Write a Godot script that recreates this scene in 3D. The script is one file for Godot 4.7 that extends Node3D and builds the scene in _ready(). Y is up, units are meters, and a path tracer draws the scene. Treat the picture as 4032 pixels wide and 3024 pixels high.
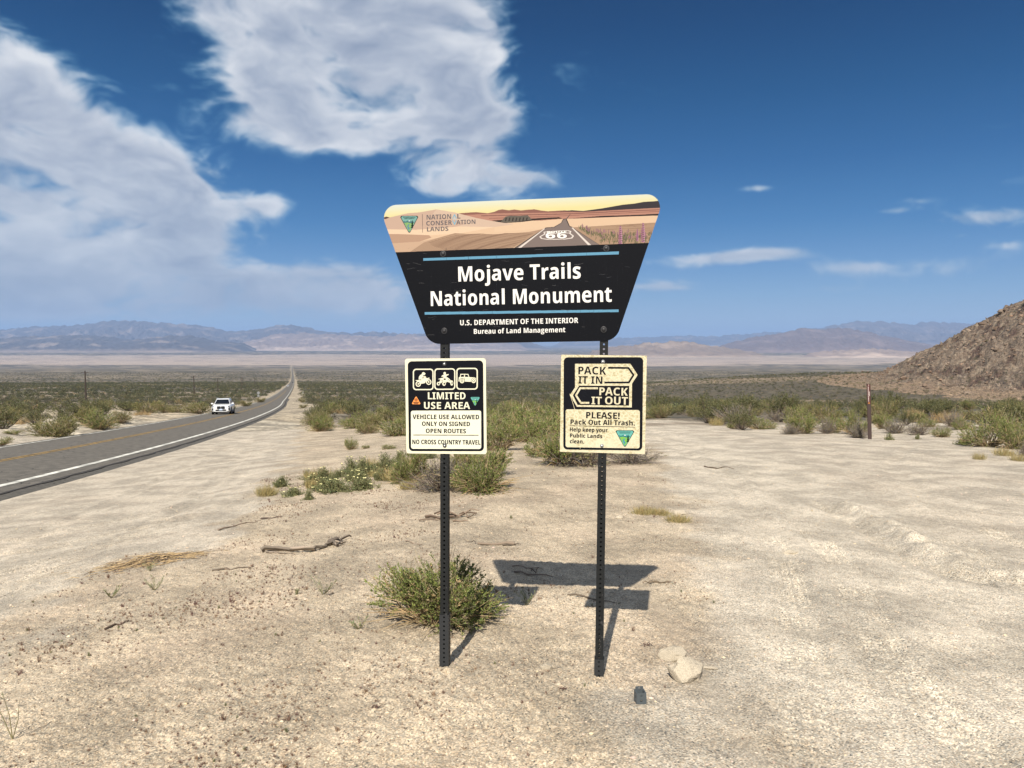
extends Node3D
# Desert roadside: a monument sign on two perforated posts, a two-lane road running down a long fan to a dry lake.

const EYE := 1.6
var M := {}
var used := {}
var rng := RandomNumberGenerator.new()
var tab_main: PackedFloat32Array
var tab_left: PackedFloat32Array
var tab_road: PackedFloat32Array
const TN := 6000
const D0 := 62.0
var rut_box := []
var tk := 0.0
var tl := 0.0
var na: FastNoiseLite
var nb: FastNoiseLite
var nc: FastNoiseLite
var nd: FastNoiseLite
const HX := 283.0
const HD := 283.0

# ---------------------------------------------------------------- mesh builder
class MB:
	var v := PackedVector3Array()
	var n := PackedVector3Array()
	var c := PackedColorArray()
	var u := PackedVector2Array()
	func tri(a: Vector3, b: Vector3, d: Vector3, col := Color.WHITE) -> void:
		var nn := (d - a).cross(b - a).normalized()
		v.append(a); v.append(b); v.append(d)
		n.append(nn); n.append(nn); n.append(nn)
		c.append(col); c.append(col); c.append(col)
	func quad(a: Vector3, b: Vector3, d: Vector3, e: Vector3, col := Color.WHITE) -> void:
		tri(a, b, d, col)
		tri(a, d, e, col)
	func tri_n(a: Vector3, b: Vector3, d: Vector3, na_: Vector3, nb_: Vector3, nd_: Vector3, col := Color.WHITE) -> void:
		v.append(a); v.append(b); v.append(d)
		n.append(na_); n.append(nb_); n.append(nd_)
		c.append(col); c.append(col); c.append(col)
	func quad_n(a: Vector3, b: Vector3, d: Vector3, e: Vector3, n1: Vector3, n2: Vector3, n3: Vector3, n4: Vector3, col := Color.WHITE) -> void:
		tri_n(a, b, d, n1, n2, n3, col)
		tri_n(a, d, e, n1, n3, n4, col)
	# tapered tube through points
	func tube(pts: Array, rad: Array, sides := 5, col := Color.WHITE, caps := true) -> void:
		var rings := []
		var side := Vector3.RIGHT
		for i in pts.size():
			var t: Vector3 = (pts[min(i + 1, pts.size() - 1)] - pts[max(i - 1, 0)]).normalized()
			if absf(t.dot(side)) > 0.9:
				side = Vector3.UP if absf(t.y) < 0.9 else Vector3.FORWARD
			var s := (side - t * t.dot(side)).normalized()
			side = s
			var o := t.cross(s)
			var ring := []
			for k in sides:
				var a := TAU * k / sides
				ring.append(s * cos(a) + o * sin(a))
			rings.append(ring)
		for i in pts.size() - 1:
			for k in sides:
				var k2 := (k + 1) % sides
				var a: Vector3 = pts[i] + rings[i][k] * rad[i]
				var b: Vector3 = pts[i] + rings[i][k2] * rad[i]
				var d: Vector3 = pts[i + 1] + rings[i + 1][k2] * rad[i + 1]
				var e: Vector3 = pts[i + 1] + rings[i + 1][k] * rad[i + 1]
				quad_n(a, e, d, b, rings[i][k], rings[i + 1][k], rings[i + 1][k2], rings[i][k2], col)
		if caps:
			for k in sides:
				var k2 := (k + 1) % sides
				tri(pts[0], pts[0] + rings[0][k] * rad[0], pts[0] + rings[0][k2] * rad[0], col)
				var l := pts.size() - 1
				tri(pts[l], pts[l] + rings[l][k2] * rad[l], pts[l] + rings[l][k] * rad[l], col)
	# box with chamfered long edges is not needed at this scale; plain box from centre and size in a basis
	func box(ce: Vector3, s: Vector3, bs := Basis.IDENTITY, col := Color.WHITE) -> void:
		var h := s * 0.5
		var p := []
		for k in 8:
			p.append(ce + bs * Vector3(h.x if k & 1 else -h.x, h.y if k & 2 else -h.y, h.z if k & 4 else -h.z))
		quad(p[0], p[2], p[3], p[1], col) # -z
		quad(p[5], p[7], p[6], p[4], col) # +z
		quad(p[4], p[6], p[2], p[0], col) # -x
		quad(p[1], p[3], p[7], p[5], col) # +x
		quad(p[2], p[6], p[7], p[3], col) # +y
		quad(p[4], p[0], p[1], p[5], col) # -y
	# lathe about +z of a basis: profile of (radius, z)
	func lathe(prof: Array, seg: int, at: Vector3, bs := Basis.IDENTITY, col := Color.WHITE) -> void:
		for i in prof.size() - 1:
			for k in seg:
				var a0 := TAU * k / seg
				var a1 := TAU * (k + 1) / seg
				var p: Vector2 = prof[i]
				var q: Vector2 = prof[i + 1]
				var A := at + bs * Vector3(cos(a0) * p.x, sin(a0) * p.x, p.y)
				var B := at + bs * Vector3(cos(a1) * p.x, sin(a1) * p.x, p.y)
				var C := at + bs * Vector3(cos(a1) * q.x, sin(a1) * q.x, q.y)
				var D := at + bs * Vector3(cos(a0) * q.x, sin(a0) * q.x, q.y)
				if p.x < 1e-6:
					tri(A, D, C, col)
				elif q.x < 1e-6:
					tri(A, C, B, col)
				else:
					quad(A, D, C, B, col)
	func mesh(mat: Material) -> ArrayMesh:
		var a := []
		a.resize(Mesh.ARRAY_MAX)
		a[Mesh.ARRAY_VERTEX] = v
		a[Mesh.ARRAY_NORMAL] = n
		a[Mesh.ARRAY_COLOR] = c
		if u.size() == v.size():
			a[Mesh.ARRAY_TEX_UV] = u
		var m := ArrayMesh.new()
		m.add_surface_from_arrays(Mesh.PRIMITIVE_TRIANGLES, a)
		m.surface_set_material(0, mat)
		return m

# ---------------------------------------------------------------- naming helpers
func numbered(called: String) -> String:
	var k: int = used.get(called, 0)
	used[called] = k + 1
	return called if k == 0 else "%s_%03d" % [called, k]

func tag(o: Node, label := "", category := "", group := "", kind := "") -> Node:
	if label: o.set_meta("label", label)
	if category: o.set_meta("category", category)
	if group: o.set_meta("group", group)
	if kind: o.set_meta("kind", kind)
	return o

func thing(called: String, label: String, category: String, at := Vector3.ZERO, turn := 0.0, group := "") -> Node3D:
	var o := Node3D.new()
	o.name = numbered(called)
	add_child(o)
	o.position = at
	o.rotation.y = turn
	tag(o, label, category, group)
	return o

func part(called: String, mb: MB, mat: Material, parent: Node) -> MeshInstance3D:
	return part_mesh(called, mb.mesh(mat), parent)

func part_mesh(called: String, me: Mesh, parent: Node) -> MeshInstance3D:
	var o := MeshInstance3D.new()
	o.name = called if parent != self else numbered(called)
	o.mesh = me
	parent.add_child(o, true)
	return o

func srgb(r: int, g: int, b: int) -> Color:
	return Color(r / 255.0, g / 255.0, b / 255.0)

func lin(r: float, g: float, b: float) -> Color:
	return Color(r, g, b).linear_to_srgb()

func mat(col: Color, rough := 0.8, metal := 0.0) -> StandardMaterial3D:
	var m := StandardMaterial3D.new()
	m.albedo_color = col
	m.roughness = rough
	m.metallic = metal
	return m

func vmat(rough := 0.85) -> StandardMaterial3D:
	var m := StandardMaterial3D.new()
	m.vertex_color_use_as_albedo = true
	m.roughness = rough
	return m

# ---------------------------------------------------------------- terrain
func pchip_table(pts: Array) -> PackedFloat32Array:
	var k := pts.size()
	var h := []
	var s := []
	for i in k - 1:
		h.append(pts[i + 1][0] - pts[i][0])
		s.append((pts[i + 1][1] - pts[i][1]) / float(h[i]))
	var m := []
	for i in k:
		if i == 0: m.append(s[0])
		elif i == k - 1: m.append(s[k - 2])
		elif s[i - 1] * s[i] > 0.0:
			var w1: float = 2.0 * h[i] + h[i - 1]
			var w2: float = h[i] + 2.0 * h[i - 1]
			m.append((w1 + w2) / (w1 / s[i - 1] + w2 / s[i]))
		else: m.append(0.0)
	var out := PackedFloat32Array()
	out.resize(TN + 1)
	var j := 0
	for q in TN + 1:
		var d: float = exp((q + tl) / tk) - D0
		d = clampf(d, pts[0][0], pts[k - 1][0])
		while j < k - 2 and d > pts[j + 1][0]:
			j += 1
		var t: float = (d - pts[j][0]) / h[j]
		var t2 := t * t
		var t3 := t2 * t
		out[q] = (2 * t3 - 3 * t2 + 1) * pts[j][1] + (t3 - 2 * t2 + t) * h[j] * m[j] + (3 * t2 - 2 * t3) * pts[j + 1][1] + (t3 - t2) * h[j] * m[j + 1]
	return out

func look(t: PackedFloat32Array, d: float) -> float:
	var f := log(maxf(d, -60.0) + D0) * tk - tl
	var i := clampi(int(f), 0, TN - 1)
	return lerpf(t[i], t[i + 1], clampf(f - i, 0.0, 1.0))

func setup_terrain() -> void:
	tk = TN / (log(90000.0 + D0) - log(2.0))
	tl = log(2.0) * tk
	var far := [[270, -17.9], [700, -38.4], [1600, -77.4], [3000, -120.0], [5000, -172.0], [8400, -248.0], [12000, -252.0], [90000, -252.0]]
	tab_main = pchip_table([[-60, 3.0], [0, 0.0], [4.3, -0.24], [22, -1.25], [75, -5.4]] + far)
	tab_left = pchip_table([[-60, 2.5], [0, -0.5], [22, -1.95], [75, -5.45]] + far)
	tab_road = pchip_table([[-60, -6.0], [-15, -10.0], [5, -12.5], [23.5, -15.6], [32.5, -17.4], [52, -21.8], [80, -28.8], [120, -39.6], [208, -65.0], [420, -124.5], [612, -178.0], [1200, -344.0], [1600, -457.0], [5000, -1430.0], [8400, -2400.0], [90000, -25700.0]])
	for L in RUTS:
		var bb := Rect2(L[0][0], L[0][1], 0, 0)
		for q in L: bb = bb.expand(Vector2(q[0], q[1]))
		rut_box.append(bb.grow(0.5))
	na = noise(11, 0.22, 3)
	nb = noise(12, 1.1, 3)
	nc = noise(13, 5.0, 2)
	nd = noise(14, 0.035, 3)

func noise(sd: int, freq: float, oct := 3) -> FastNoiseLite:
	var f := FastNoiseLite.new()
	f.seed = sd
	f.noise_type = FastNoiseLite.TYPE_SIMPLEX_SMOOTH
	f.frequency = freq
	f.fractal_type = FastNoiseLite.FRACTAL_FBM
	f.fractal_octaves = oct
	return f

func road_rel(x: float, d: float) -> float:
	return (x - look(tab_road, d)) * 0.965

func hill_y(r: float) -> float:
	var cone := 65.6 - 0.6 * r
	var fan := -13.4 - (r - 131.0) * 0.045
	var e := maxf(3.0 - absf(cone - fan), 0.0) / 3.0
	return maxf(cone, fan) + e * e * 0.75

# smooth lie of the land
func base_y(x: float, d: float) -> float:
	var y := look(tab_main, d)
	var rr := look(tab_road, d) + 3.9
	if rr < 0.0 and x < 0.0:
		y += (look(tab_left, d) - y) * smoothstep(0.0, 1.0, x / rr)
	if x > -60.0 and d > -60.0 and x < 620.0 and d < 620.0:
		var r := Vector2(x - HX, d - HD).length()
		if r < 330.0:
			y = maxf(y, y + (hill_y(r) - y) * (1.0 - smoothstep(200.0, 330.0, r)))
	return y

# wheel ruts: polylines of (x, d) that tyres have pressed into the sand, with half gauge and depth
const RUTS := [
	[[2.0, 2.0], [2.03, 3.18], [2.19, 4.38], [3.01, 7.01], [4.11, 12.55], [5.2, 24.7], [5.6, 40.0]],
	[[1.2, 2.0], [1.28, 3.18], [1.85, 4.84], [2.5, 7.01], [3.69, 12.55], [4.52, 23.3], [4.6, 40.0]],
	[[3.6, 3.0], [3.7, 4.6], [4.6, 8.0], [5.9, 13.0], [8.2, 20.0]],
	[[-4.6, 5.0], [-4.8, 9.0], [-5.4, 13.0], [-7.6, 21.0], [-13.0, 40.0]],
	[[-6.0, 5.0], [-6.3, 9.0], [-7.0, 13.0], [-9.0, 21.0], [-14.5, 40.0]],
	[[-7.6, 8.0], [-5.6, 9.4], [-4.2, 11.6], [-4.9, 16.0]],
	[[-8.6, 8.6], [-6.4, 10.2], [-5.2, 12.4], [-6.0, 17.0]],
	[[-3.9, 6.2], [-5.2, 7.4], [-7.4, 9.0], [-9.6, 12.0]],
	[[-4.4, 5.6], [-5.8, 6.8], [-8.0, 8.3], [-10.4, 11.4]],
	[[-5.0, 4.8], [-5.3, 7.6], [-4.6, 10.0], [-4.5, 13.0]],
	[[5.0, 4.0], [4.9, 6.4], [5.6, 10.0], [7.4, 15.0], [11.0, 21.0]],
]
const TRACK := [[2.6, 1.0], [2.7, 4.0], [3.3, 8.0], [4.1, 13.0], [5.0, 20.0], [5.4, 30.0], [4.6, 44.0]]
const RIDGE := [[4.35, 10.6], [4.25, 9.26], [4.13, 8.22], [3.98, 7.33], [3.96, 6.66], [4.25, 6.0], [4.9, 5.6]]

func near_line(line: Array, x: float, d: float) -> Vector2: # (signed distance, length along)
	var best := 1e9
	var sgn := 1.0
	var along := 0.0
	var run := 0.0
	for i in line.size() - 1:
		var ax: float = line[i][0]
		var ad: float = line[i][1]
		var bx: float = line[i + 1][0] - ax
		var bd: float = line[i + 1][1] - ad
		var l2 := bx * bx + bd * bd
		var t := clampf(((x - ax) * bx + (d - ad) * bd) / l2, 0.0, 1.0)
		var ex := x - ax - bx * t
		var ed := d - ad - bd * t
		var q := ex * ex + ed * ed
		if q < best:
			best = q
			sgn = signf(bx * ed - bd * ex)
			along = run + t * sqrt(l2)
		run += sqrt(l2)
	return Vector2(sqrt(best) * sgn, along)

# left and right limits of the undisturbed tan ground round the sign
func tan_amount(x: float, d: float) -> float:
	if d > 60.0 or d < -5.0:
		return 0.7
	var l := 0.0
	var L := [[0.0, -2.6], [5.5, -3.7], [7.6, -4.0], [9.0, -3.4], [11.5, -3.8], [17.4, -5.1], [40.0, -11.1], [60.0, -17.0]]
	var R := [[0.0, 0.3], [3.2, 0.68], [3.7, 0.85], [4.84, 1.28], [6.1, 1.4], [8.2, 2.0], [11.1, 2.55], [24.7, 4.3], [40.0, 4.5], [60.0, 5.0]]
	l = piece(L, d)
	var r := piece(R, d)
	var w := nb.get_noise_2d(x * 0.7, d * 0.7) * 0.7 + na.get_noise_2d(x * 2.0, d * 2.0) * 0.7
	return smoothstep(-0.25, 0.35, x - l + w) * smoothstep(-0.5, 0.25, r - x + w)

func piece(L: Array, d: float) -> float:
	for i in L.size() - 1:
		if d < L[i + 1][0]:
			return lerpf(L[i][1], L[i + 1][1], clampf((d - L[i][0]) / (L[i + 1][0] - L[i][0]), 0.0, 1.0))
	return L[L.size() - 1][1]

func relief(x: float, d: float, fine := true) -> float:
	var rel := road_rel(x, d)
	var off := smoothstep(4.2, 6.0, rel) if rel > 0.0 else smoothstep(4.0, 5.2, -rel)
	var r2 := x * x + d * d
	var y := 0.0
	if d < 900.0 and d > -40.0:
		y += na.get_noise_2d(x, d) * lerpf(0.035, 0.08, smoothstep(144.0, 900.0, r2)) * off
		if r2 > 900.0:
			y += nd.get_noise_2d(x, d) * 0.5 * off * smoothstep(30.0, 80.0, sqrt(r2))
	if r2 < 6400.0:
		y += nb.get_noise_2d(x, d) * 0.007 * off
		if rel < -4.0 and rel > -14.0: # eroded sand bank on the far side of the road
			y += (0.16 + 0.35 * maxf(0.0, na.get_noise_2d(x * 1.7 + 40.0, d * 1.7))) * smoothstep(4.6, 6.2, -rel) * smoothstep(14.0, 8.0, -rel)
	if fine and r2 < 900.0:
		var ta := tan_amount(x, d)
		y += nc.get_noise_2d(x, d) * (0.003 + 0.003 * ta) * off
		if r2 < 150.0:
			y += nc.get_noise_2d(x * 3.4 + 9.0, d * 3.4) * (0.003 + 0.009 * ta)
		if r2 > 12.0 and r2 < 20.0: # sand heaped round the posts and the stub
			for q in [[-0.3775, 4.238], [0.4764, 4.127], [0.641, 3.76]]:
				var e := Vector2(x - q[0], d - q[1]).length()
				y += 0.016 * smoothstep(0.17, 0.03, e + 0.05 * nc.get_noise_2d(x * 2.0, d * 2.0))
		for li in RUTS.size():
			var bb: Rect2 = rut_box[li]
			if not bb.has_point(Vector2(x, d)): continue
			var q := near_line(RUTS[li], x, d)
			var a := absf(q.x)
			if a < 0.5:
				var ends := smoothstep(0.0, 1.5, q.y)
				y += (-0.020 * smoothstep(0.15, 0.08, a) + 0.010 * smoothstep(0.13, 0.2, a) * smoothstep(0.36, 0.2, a)) * ends
		if x > 2.5 and d < 12.0:
			var q := near_line(RIDGE, x, d)
			var s := q.x
			if absf(s) < 0.6:
				y += (0.085 * smoothstep(0.30, 0.02, absf(s - 0.06)) - 0.06 * smoothstep(0.22, 0.0, absf(s + 0.2))) * smoothstep(0.0, 0.8, q.y) * (0.8 + 0.8 * nb.get_noise_2d(x * 2.0, d * 2.0))
	return y

func gnd(x: float, d: float, fine := true) -> float:
	return base_y(x, d) + relief(x, d, fine)

# where things stand: world point on the ground
func at_ground(x: float, d: float, sink := 0.0) -> Vector3:
	return Vector3(x, gnd(x, d) - sink, -d)

func sand_color(x: float, d: float, r: float) -> Color:
	var tanc := Color(0.550, 0.460, 0.346)
	var pale := Color(0.590, 0.522, 0.430)
	var w := tan_amount(x, d)
	var c := pale.lerp(tanc, w)
	var v := 1.0 + 0.11 * na.get_noise_2d(x * 1.3 + 77.0, d * 1.3) + 0.07 * nb.get_noise_2d(x + 31.0, d)
	var warm := na.get_noise_2d(x * 2.3 - 50.0, d * 2.3)
	c = c.lerp(Color(0.57, 0.455, 0.345), clampf(warm * 0.9, 0.0, 0.4) * (0.35 + 0.65 * w))
	if x > 0.5 and x < 9.0 and d < 46.0 and d > 0.0: # fine pale dust of the driven track, with a ragged verge
		var q := absf(near_line(TRACK, x, d).x) + 0.5 * nb.get_noise_2d(x * 0.8, d * 0.8)
		var on := smoothstep(1.45, 1.05, q)
		c = c.lerp(Color(0.645, 0.575, 0.475), on * 0.85)
		v = lerpf(v, 1.0 + 0.05 * nb.get_noise_2d(x + 31.0, d), on)
	c = Color(c.r * v, c.g * v, c.b * v)
	if r > 25.0:
		var hr := Vector2(x - HX, d - HD).length()
		if hr < 330.0 and x > -20.0: # orange soil of the fan below the hill
			c = c.lerp(Color(0.36, 0.255, 0.165) * (1.0 + 0.3 * nd.get_noise_2d(x * 2.0, d * 2.0)), smoothstep(262.0, 200.0, hr + 25.0 * nd.get_noise_2d(x * 1.5, d * 1.5)) * 0.85)
		var rel := road_rel(x, d)
		var sh := smoothstep(13.0, 7.0, rel) * smoothstep(-9.0, -6.0, rel) # pale graded shoulders
		# undisturbed desert soil begins, with a ragged edge, behind the cleared roadside
		var brown := Color(0.25, 0.20, 0.145) * (1.0 + 0.35 * nd.get_noise_2d(x, d))
		var edge := absf(rel) + d * 0.25 if rel < 0.0 else minf(absf(x - 3.0), rel) * 0.4 + d
		c = c.lerp(brown, smoothstep(40.0, 46.0, edge + 16.0 * na.get_noise_2d(x * 0.4, d * 0.4)) * 0.75 * (1.0 - sh))
		# dead litter and low cover between the shrubs lie in patches all over the fan
		var veg := Color(0.062, 0.060, 0.042)
		var band := nd.get_noise_2d(x * 0.10 + 5.0, d * 0.20) + 0.5 * nd.get_noise_2d(x * 0.03, d * 0.06 + 40.0)
		var f := smoothstep(-0.26, 0.06, band) * smoothstep(44.0, 56.0, edge + 16.0 * na.get_noise_2d(x * 0.4, d * 0.4))
		c = c.lerp(veg, 0.74 * f * (1.0 - 0.85 * sh))
		# the dry lake: one pale salt and clay bed with ragged shores and a few darker streaks
		if d > 6500.0 and d < 20000.0:
			var shore := nd.get_noise_2d(x * 0.012 + 3.0, d * 0.03)
			var e := Vector2((x + 1500.0) / 11500.0, (d - 12600.0) / 4300.0).length() + shore * 0.22
			var streak := smoothstep(0.12, 0.3, nd.get_noise_2d(x * 0.006 + 60.0, d * 0.10))
			var bed := Color(0.56, 0.455, 0.40).lerp(Color(0.30, 0.25, 0.225), streak * 0.6)
			c = c.lerp(bed, smoothstep(1.0, 0.93, e))
	c.a = 1.0
	return c

func grid_surface(me: ArrayMesh, pts: PackedVector3Array, cols: PackedColorArray, uv: PackedVector2Array, uv2: PackedVector2Array, rows: int, wide: int, m: Material, flip := false) -> void:
	var nr := PackedVector3Array()
	nr.resize(pts.size())
	for j in rows:
		var ju := mini(j + 1, rows - 1) * wide
		var jd := maxi(j - 1, 0) * wide
		var b := j * wide
		for i in wide:
			var nn := (pts[b + mini(i + 1, wide - 1)] - pts[b + maxi(i - 1, 0)]).cross(pts[ju + i] - pts[jd + i])
			nr[b + i] = (-nn if flip else nn).normalized()
	var ix := PackedInt32Array()
	ix.resize((rows - 1) * (wide - 1) * 6)
	var q := 0
	for j in rows - 1:
		for i in wide - 1:
			var a := j * wide + i
			if flip:
				ix[q] = a; ix[q + 1] = a + 1; ix[q + 2] = a + wide
				ix[q + 3] = a + 1; ix[q + 4] = a + wide + 1; ix[q + 5] = a + wide
			else:
				ix[q] = a; ix[q + 1] = a + wide; ix[q + 2] = a + 1
				ix[q + 3] = a + 1; ix[q + 4] = a + wide; ix[q + 5] = a + wide + 1
			q += 6
	var arr := []
	arr.resize(Mesh.ARRAY_MAX)
	arr[Mesh.ARRAY_VERTEX] = pts
	arr[Mesh.ARRAY_NORMAL] = nr
	arr[Mesh.ARRAY_COLOR] = cols
	if uv.size(): arr[Mesh.ARRAY_TEX_UV] = uv
	if uv2.size(): arr[Mesh.ARRAY_TEX_UV2] = uv2
	arr[Mesh.ARRAY_INDEX] = ix
	me.add_surface_from_arrays(Mesh.PRIMITIVE_TRIANGLES, arr)
	me.surface_set_material(me.get_surface_count() - 1, m)

func build_ground() -> void:
	var azs := PackedFloat32Array()
	var a := -180.0
	while a < 180.0:
		azs.append(deg_to_rad(a))
		a += 0.17 if absf(a + 0.01) < 39.0 else (0.6 if absf(a) < 46.0 else 4.0)
	azs.append(PI)
	var rs := PackedFloat32Array([0.02])
	var r := 0.5
	while r < 75000.0:
		rs.append(r)
		if r < 1.8: r *= 1.06
		elif r < 13.0: r *= 1.0058
		elif r < 80.0: r *= 1.0105
		elif r < 1000.0: r *= 1.014
		else: r *= 1.028
	var wide := azs.size()
	var sn := PackedFloat32Array()
	var cs := PackedFloat32Array()
	for q in azs:
		sn.append(sin(q)); cs.append(cos(q))
	var me := ArrayMesh.new()
	var split := [0, 0, rs.size() - 1]
	for j in rs.size():
		if rs[j] < 45.0: split[1] = j
	for part_ in 2:
		var j0: int = split[part_]
		var j1: int = split[part_ + 1]
		var rows := j1 - j0 + 1
		var pts := PackedVector3Array()
		var cols := PackedColorArray()
		var uv := PackedVector2Array()
		var uv2 := PackedVector2Array()
		pts.resize(rows * wide); cols.resize(rows * wide); uv.resize(rows * wide); uv2.resize(rows * wide)
		var k := 0
		for j in range(j0, j1 + 1):
			r = rs[j]
			for i in wide:
				var x := r * sn[i]
				var d := r * cs[i]
				var y := base_y(x, d)
				if d > -20.0 or r < 60.0:
					y += relief(x, d)
				var rel := road_rel(x, d)
				if rel > -4.4 and rel < 5.2: # bed under the asphalt
					y -= 0.09 * smoothstep(4.1, 3.55, rel) * smoothstep(-4.2, -3.3, rel)
				if r > 90.0 and r < 620.0:
					var hr := Vector2(x - HX, d - HD).length()
					if hr < 160.0:
						y -= 1.6 * smoothstep(158.0, 140.0, hr)
				pts[k] = Vector3(x, y, -d)
				cols[k] = sand_color(x, d, r)
				uv[k] = Vector2(x, d) / (1.9 if part_ == 0 else 11.0)
				uv2[k] = Vector2(x * 0.83 + d * 0.55, d * 0.83 - x * 0.55) / (6.7 if part_ == 0 else 61.0)
				k += 1
		grid_surface(me, pts, cols, uv, uv2, rows, wide, M.sand if part_ == 0 else M.far_sand)
	var o := part_mesh("ground", me, self)
	tag(o, "", "", "", "structure")
	build_tracks(o)

func build_tracks(parent: Node) -> void:
	for q in [[0, 0.8, 7.5, 0.15], [1, 0.8, 7.0, 0.15], [2, 0.2, 6.0, 0.16], [7, 0.3, 4.6, 0.13], [8, 0.3, 4.6, 0.13], [9, 0.3, 6.0, 0.13], [3, 0.3, 7.0, 0.13], [10, 0.2, 6.0, 0.16]]:
		var L: Array = RUTS[q[0]]
		var half: float = q[3]
		var nx := 27
		var step := 0.013
		var pts := PackedVector3Array()
		var cols := PackedColorArray()
		var uv := PackedVector2Array()
		var uv2 := PackedVector2Array()
		var rows := 0
		var curve := Curve2D.new()
		for i in L.size():
			var a := Vector2(L[maxi(i - 1, 0)][0], L[maxi(i - 1, 0)][1])
			var b := Vector2(L[mini(i + 1, L.size() - 1)][0], L[mini(i + 1, L.size() - 1)][1])
			curve.add_point(Vector2(L[i][0], L[i][1]), -(b - a) / 7.0, (b - a) / 7.0)
		var s: float = q[1]
		while s < minf(q[2], curve.get_baked_length() - 0.1):
			var p := curve.sample_baked(s)
			var dir := (curve.sample_baked(s + 0.05) - curve.sample_baked(s - 0.05)).normalized()
			var nn := Vector2(dir.y, -dir.x)
			var fade := smoothstep(q[1], q[1] + 0.8, s) * smoothstep(q[2], q[2] - 1.2, s)
			for k in nx:
				var t := float(k) / (nx - 1) * 2.0 - 1.0
				var w := p + nn * t * half * 1.25
				var y := gnd(w.x, w.y, false) + nc.get_noise_2d(w.x, w.y) * 0.004
				var inside := smoothstep(1.0, 0.78, absf(t))
				var row := fposmod((t + 1.0) * 2.6, 1.0)
				var shift := 0.5 if int((t + 1.0) * 2.6) % 2 == 0 else 0.0
				var along := fposmod(s / 0.062 + shift + absf(t) * 0.9, 1.0)
				var block := smoothstep(0.08, 0.24, row) * smoothstep(0.97, 0.80, row) * smoothstep(0.10, 0.28, along) * smoothstep(0.95, 0.78, along)
				var worn := clampf(0.55 + 0.9 * nb.get_noise_2d(w.x * 1.4, w.y * 1.4), 0.1, 1.0) * fade
				y += (-0.004 - 0.012 * block * worn) * inside + 0.010 * smoothstep(0.70, 0.90, absf(t)) * smoothstep(1.0, 0.92, absf(t)) * worn + 0.004 * inside
				y += 0.002 * nc.get_noise_2d(w.x * 5.0, w.y * 5.0)
				y -= 0.035 * smoothstep(0.80, 1.0, absf(t)) + 0.03 * (1.0 - fade)
				pts.append(Vector3(w.x, y, -w.y))
				cols.append(sand_color(w.x, w.y, w.length()))
				uv.append(w / 1.9)
				uv2.append(Vector2(w.x * 0.83 + w.y * 0.55, w.y * 0.83 - w.x * 0.55) / 6.7)
			rows += 1
			s += step
		var me := ArrayMesh.new()
		grid_surface(me, pts, cols, uv, uv2, rows, nx, M.sand)
		part_mesh("tyre_track", me, parent)

# ---------------------------------------------------------------- computed textures
func seam(sd: int, freq: float, w: int, type := FastNoiseLite.TYPE_SIMPLEX_SMOOTH, oct := 1, ret := FastNoiseLite.RETURN_CELL_VALUE) -> PackedByteArray:
	var f := FastNoiseLite.new()
	f.seed = sd
	f.noise_type = type
	f.frequency = freq
	f.fractal_type = FastNoiseLite.FRACTAL_FBM if oct > 1 else FastNoiseLite.FRACTAL_NONE
	f.fractal_octaves = oct
	f.cellular_return_type = ret
	var im := f.get_seamless_image(w, w)
	im.convert(Image.FORMAT_L8)
	return im.get_data()

func tex(im: Image) -> ImageTexture:
	im.generate_mipmaps()
	return ImageTexture.create_from_image(im)

func grain_texture(w: int, sd: int, cell: float, contrast: float, tint: float) -> Array: # [albedo, height]
	var a := seam(sd, cell, w, FastNoiseLite.TYPE_CELLULAR)
	var e := seam(sd, cell, w, FastNoiseLite.TYPE_CELLULAR, 1, FastNoiseLite.RETURN_DISTANCE)
	var b := seam(sd + 1, cell * 1.9, w)
	var c := seam(sd + 2, 0.012, w, FastNoiseLite.TYPE_SIMPLEX_SMOOTH, 4)
	var cr := seam(sd + 3, cell * 0.36, w, FastNoiseLite.TYPE_CELLULAR, 1, FastNoiseLite.RETURN_DISTANCE)
	var out := PackedByteArray()
	out.resize(w * w * 3)
	var hi := PackedByteArray()
	hi.resize(w * w)
	for i in w * w:
		var g := a[i] / 255.0
		var f := b[i] / 255.0 - 0.5
		var l := c[i] / 255.0 - 0.5
		var v := 0.80 + contrast * ((g - 0.5) * 0.75 + f * 0.55 + l * 0.35)
		if g > 0.955: v += 0.16
		elif g < 0.02: v -= 0.18
		var t := tint * (fposmod(g * 7.3, 1.0) - 0.5)
		out[i * 3] = clampi(int(255.0 * (v + t)), 0, 255)
		out[i * 3 + 1] = clampi(int(255.0 * v), 0, 255)
		out[i * 3 + 2] = clampi(int(255.0 * (v - t)), 0, 255)
		hi[i] = clampi(int(255.0 * (0.5 + (g - 0.5) * 0.30 + (0.5 - e[i] / 255.0) * 0.40 + f * 0.25 + l * 0.25 + (0.4 - cr[i] / 255.0) * 0.22)), 0, 255)
	return [tex(Image.create_from_data(w, w, false, Image.FORMAT_RGB8, out)), tex(Image.create_from_data(w, w, false, Image.FORMAT_L8, hi))]

func patch_texture(w: int, sd: int, freq: float, lo: float, hi: float) -> ImageTexture:
	var a := seam(sd, freq, w, FastNoiseLite.TYPE_SIMPLEX_SMOOTH, 5)
	var out := PackedByteArray()
	out.resize(w * w * 3)
	for i in w * w:
		var v := int(255.0 * lerpf(lo, hi, smoothstep(0.15, 0.85, a[i] / 255.0)))
		out[i * 3] = v; out[i * 3 + 1] = v; out[i * 3 + 2] = int(v * 0.985)
	return tex(Image.create_from_data(w, w, false, Image.FORMAT_RGB8, out))

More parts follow.
